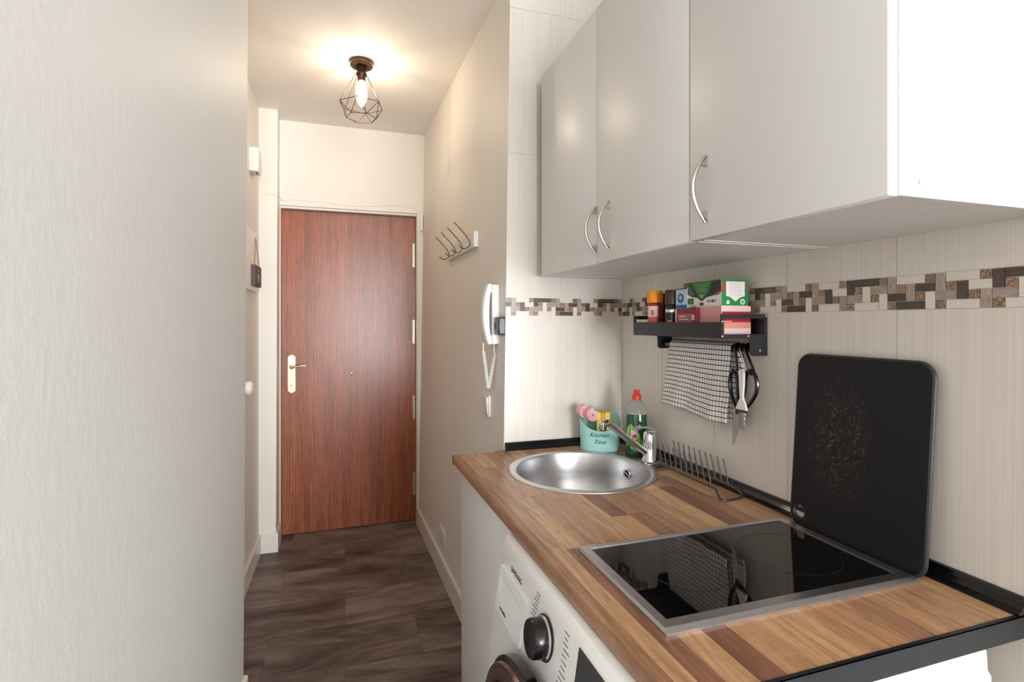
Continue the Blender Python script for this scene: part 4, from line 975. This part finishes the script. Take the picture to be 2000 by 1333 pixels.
# light switch
LS = thing('light_switch', (0.50, 1.92, 0.965), 'white rocker light switch on the wall below the intercom', 'switch')
x0 = xw(1.92, 1.0)
MB().rbox(x0 - 0.008, x0 + 0.003, 1.882, 1.962, 0.968, 1.048, 0.002, 2).build('plate', M_plast, LS)
MB().prism([(x0 - 0.008, 0.976), (x0 - 0.0105, 0.976), (x0 - 0.016, 1.040), (x0 - 0.008, 1.040)], 0.062, lambda u, v, h: (u, 1.891 + h, v)).build('rocker', M_plast, LS)
x0 = xw(2.69, 0.25)
bp = MB().rbox(x0 - 0.006, x0 + 0.003, 2.61, 2.77, 0.165, 0.252, 0.002, 2).build('blank_cover', M_wallc)
tag(bp, 'cream blank cover plate low on the corridor wall', 'cover plate')
# alarm contact beside the door
AC = thing('alarm_contact', (0.48, 3.41, 1.91), 'slim white alarm contact at the top corner of the front door', 'sensor')
MB().rbox(0.4655, 0.4815, 3.401, 3.4255, 1.925, 2.035, 0.003, 2).build('housing', M_plast, AC)
for dx in (0.470, 0.476): MB().tube(arc([(dx, 3.412, 1.926), (dx + 0.001, 3.414, 1.905), (dx, 3.420, 1.890)]), 0.0012, 6).build('wire', M_plast, AC)
wc = MB().tube(arc([(-0.470, 3.2635, 2.035), (-0.43, 3.2635, 2.062), (-0.384, 3.2635, 2.068), (-0.372, 3.30, 2.066), (-0.370, 3.40, 2.064), (-0.362, 3.4175, 2.066), (-0.345, 3.4225, 2.070), (-0.30, 3.4230, 2.076), (-0.10, 3.4235, 2.072), (0.05, 3.4235, 2.062), (0.20, 3.4235, 2.072), (0.33, 3.4235, 2.085), (0.43, 3.4235, 2.070), (0.466, 3.4235, 2.046), (0.473, 3.421, 2.034)], 6), 0.0016, 6).build('alarm_cable', M_wallc)
tag(wc, 'thin white cable sagging along the wall above the front door', 'cable')
# left side: detector, fuse cover, plaque, knob
DT = thing('motion_detector', (-0.45, 2.97, 2.10), 'white box detector mounted high on the cream wall', 'detector')
MB().rbox(-0.478, -0.432, 2.955, 3.06, 2.110, 2.235, 0.006, 2).build('housing', M_plast, DT)
MB().box(-0.452, -0.440, 2.985, 3.025, 2.1085, 2.1115).build('sensor_eye', M_blackg, DT)
FB = thing('fuse_box_cover', (-0.47, 2.99, 1.49), 'white fuse box cover on the wall behind the hanging plaque', 'cover')
MB().rbox(-0.478, -0.458, 2.74, 3.150, 1.490, 1.800, 0.004, 2).build('cover', M_plast, FB)
PQ = thing('hanging_plaque', (-0.44, 2.98, 1.50), 'small dark wooden plaque hanging from twine on the fuse box', 'plaque')
M_pq = plain('dark_plaque_wood', rgb(92, 74, 72), 0.6)
MB().rbox(-0.4575, -0.437, 2.900, 3.085, 1.512, 1.620, 0.002, 1).build('board', M_pq, PQ)
MB().lathe([(0.0, 0), (0.004, 0), (0.004, -0.006), (0, -0.006)], (-0.450, 2.990, 1.765), 8, axis='x').build('nail', M_brass, PQ)
M_twine = plain('jute_twine', rgb(168, 122, 78), 0.9)
for a in (2.915, 3.065):
    MB().tube([(-0.450, 2.990, 1.768), (-0.4445, a, 1.618)], 0.0022, 6).build('twine', M_twine, PQ)
hp_ = []
for k in range(24):
    t = 2 * PI * k / 24; hp_.append((2.992 + 0.0022 * 16 * math.sin(t) ** 3 * 0.62, 1.562 + 0.0016 * (13 * math.cos(t) - 5 * math.cos(2 * t) - 2 * math.cos(3 * t) - math.cos(4 * t))))
MB().prism(hp_, 0.0012, lambda u, v, h: (-0.4370 + h, u, v)).build('heart_print', plain('pale_chalk_print', rgb(176, 166, 160), 0.7), PQ)
MB().prism(rc(2.965, 3.02, 1.592, 1.597), 0.0012, lambda u, v, h: (-0.4370 + h, u, v)).build('line_print', MATS['pale_chalk_print'], PQ)
KL = tag(MB().lathe([(0.0, 0.0), (0.030, 0.0), (0.036, 0.008), (0.036, 0.022), (0.030, 0.030), (0, 0.031)], (-0.4765, 2.850, 0.998), 28, axis='x').build('round_wall_switch', M_plast), 'round white switch just showing past the grey wall edge', 'switch')
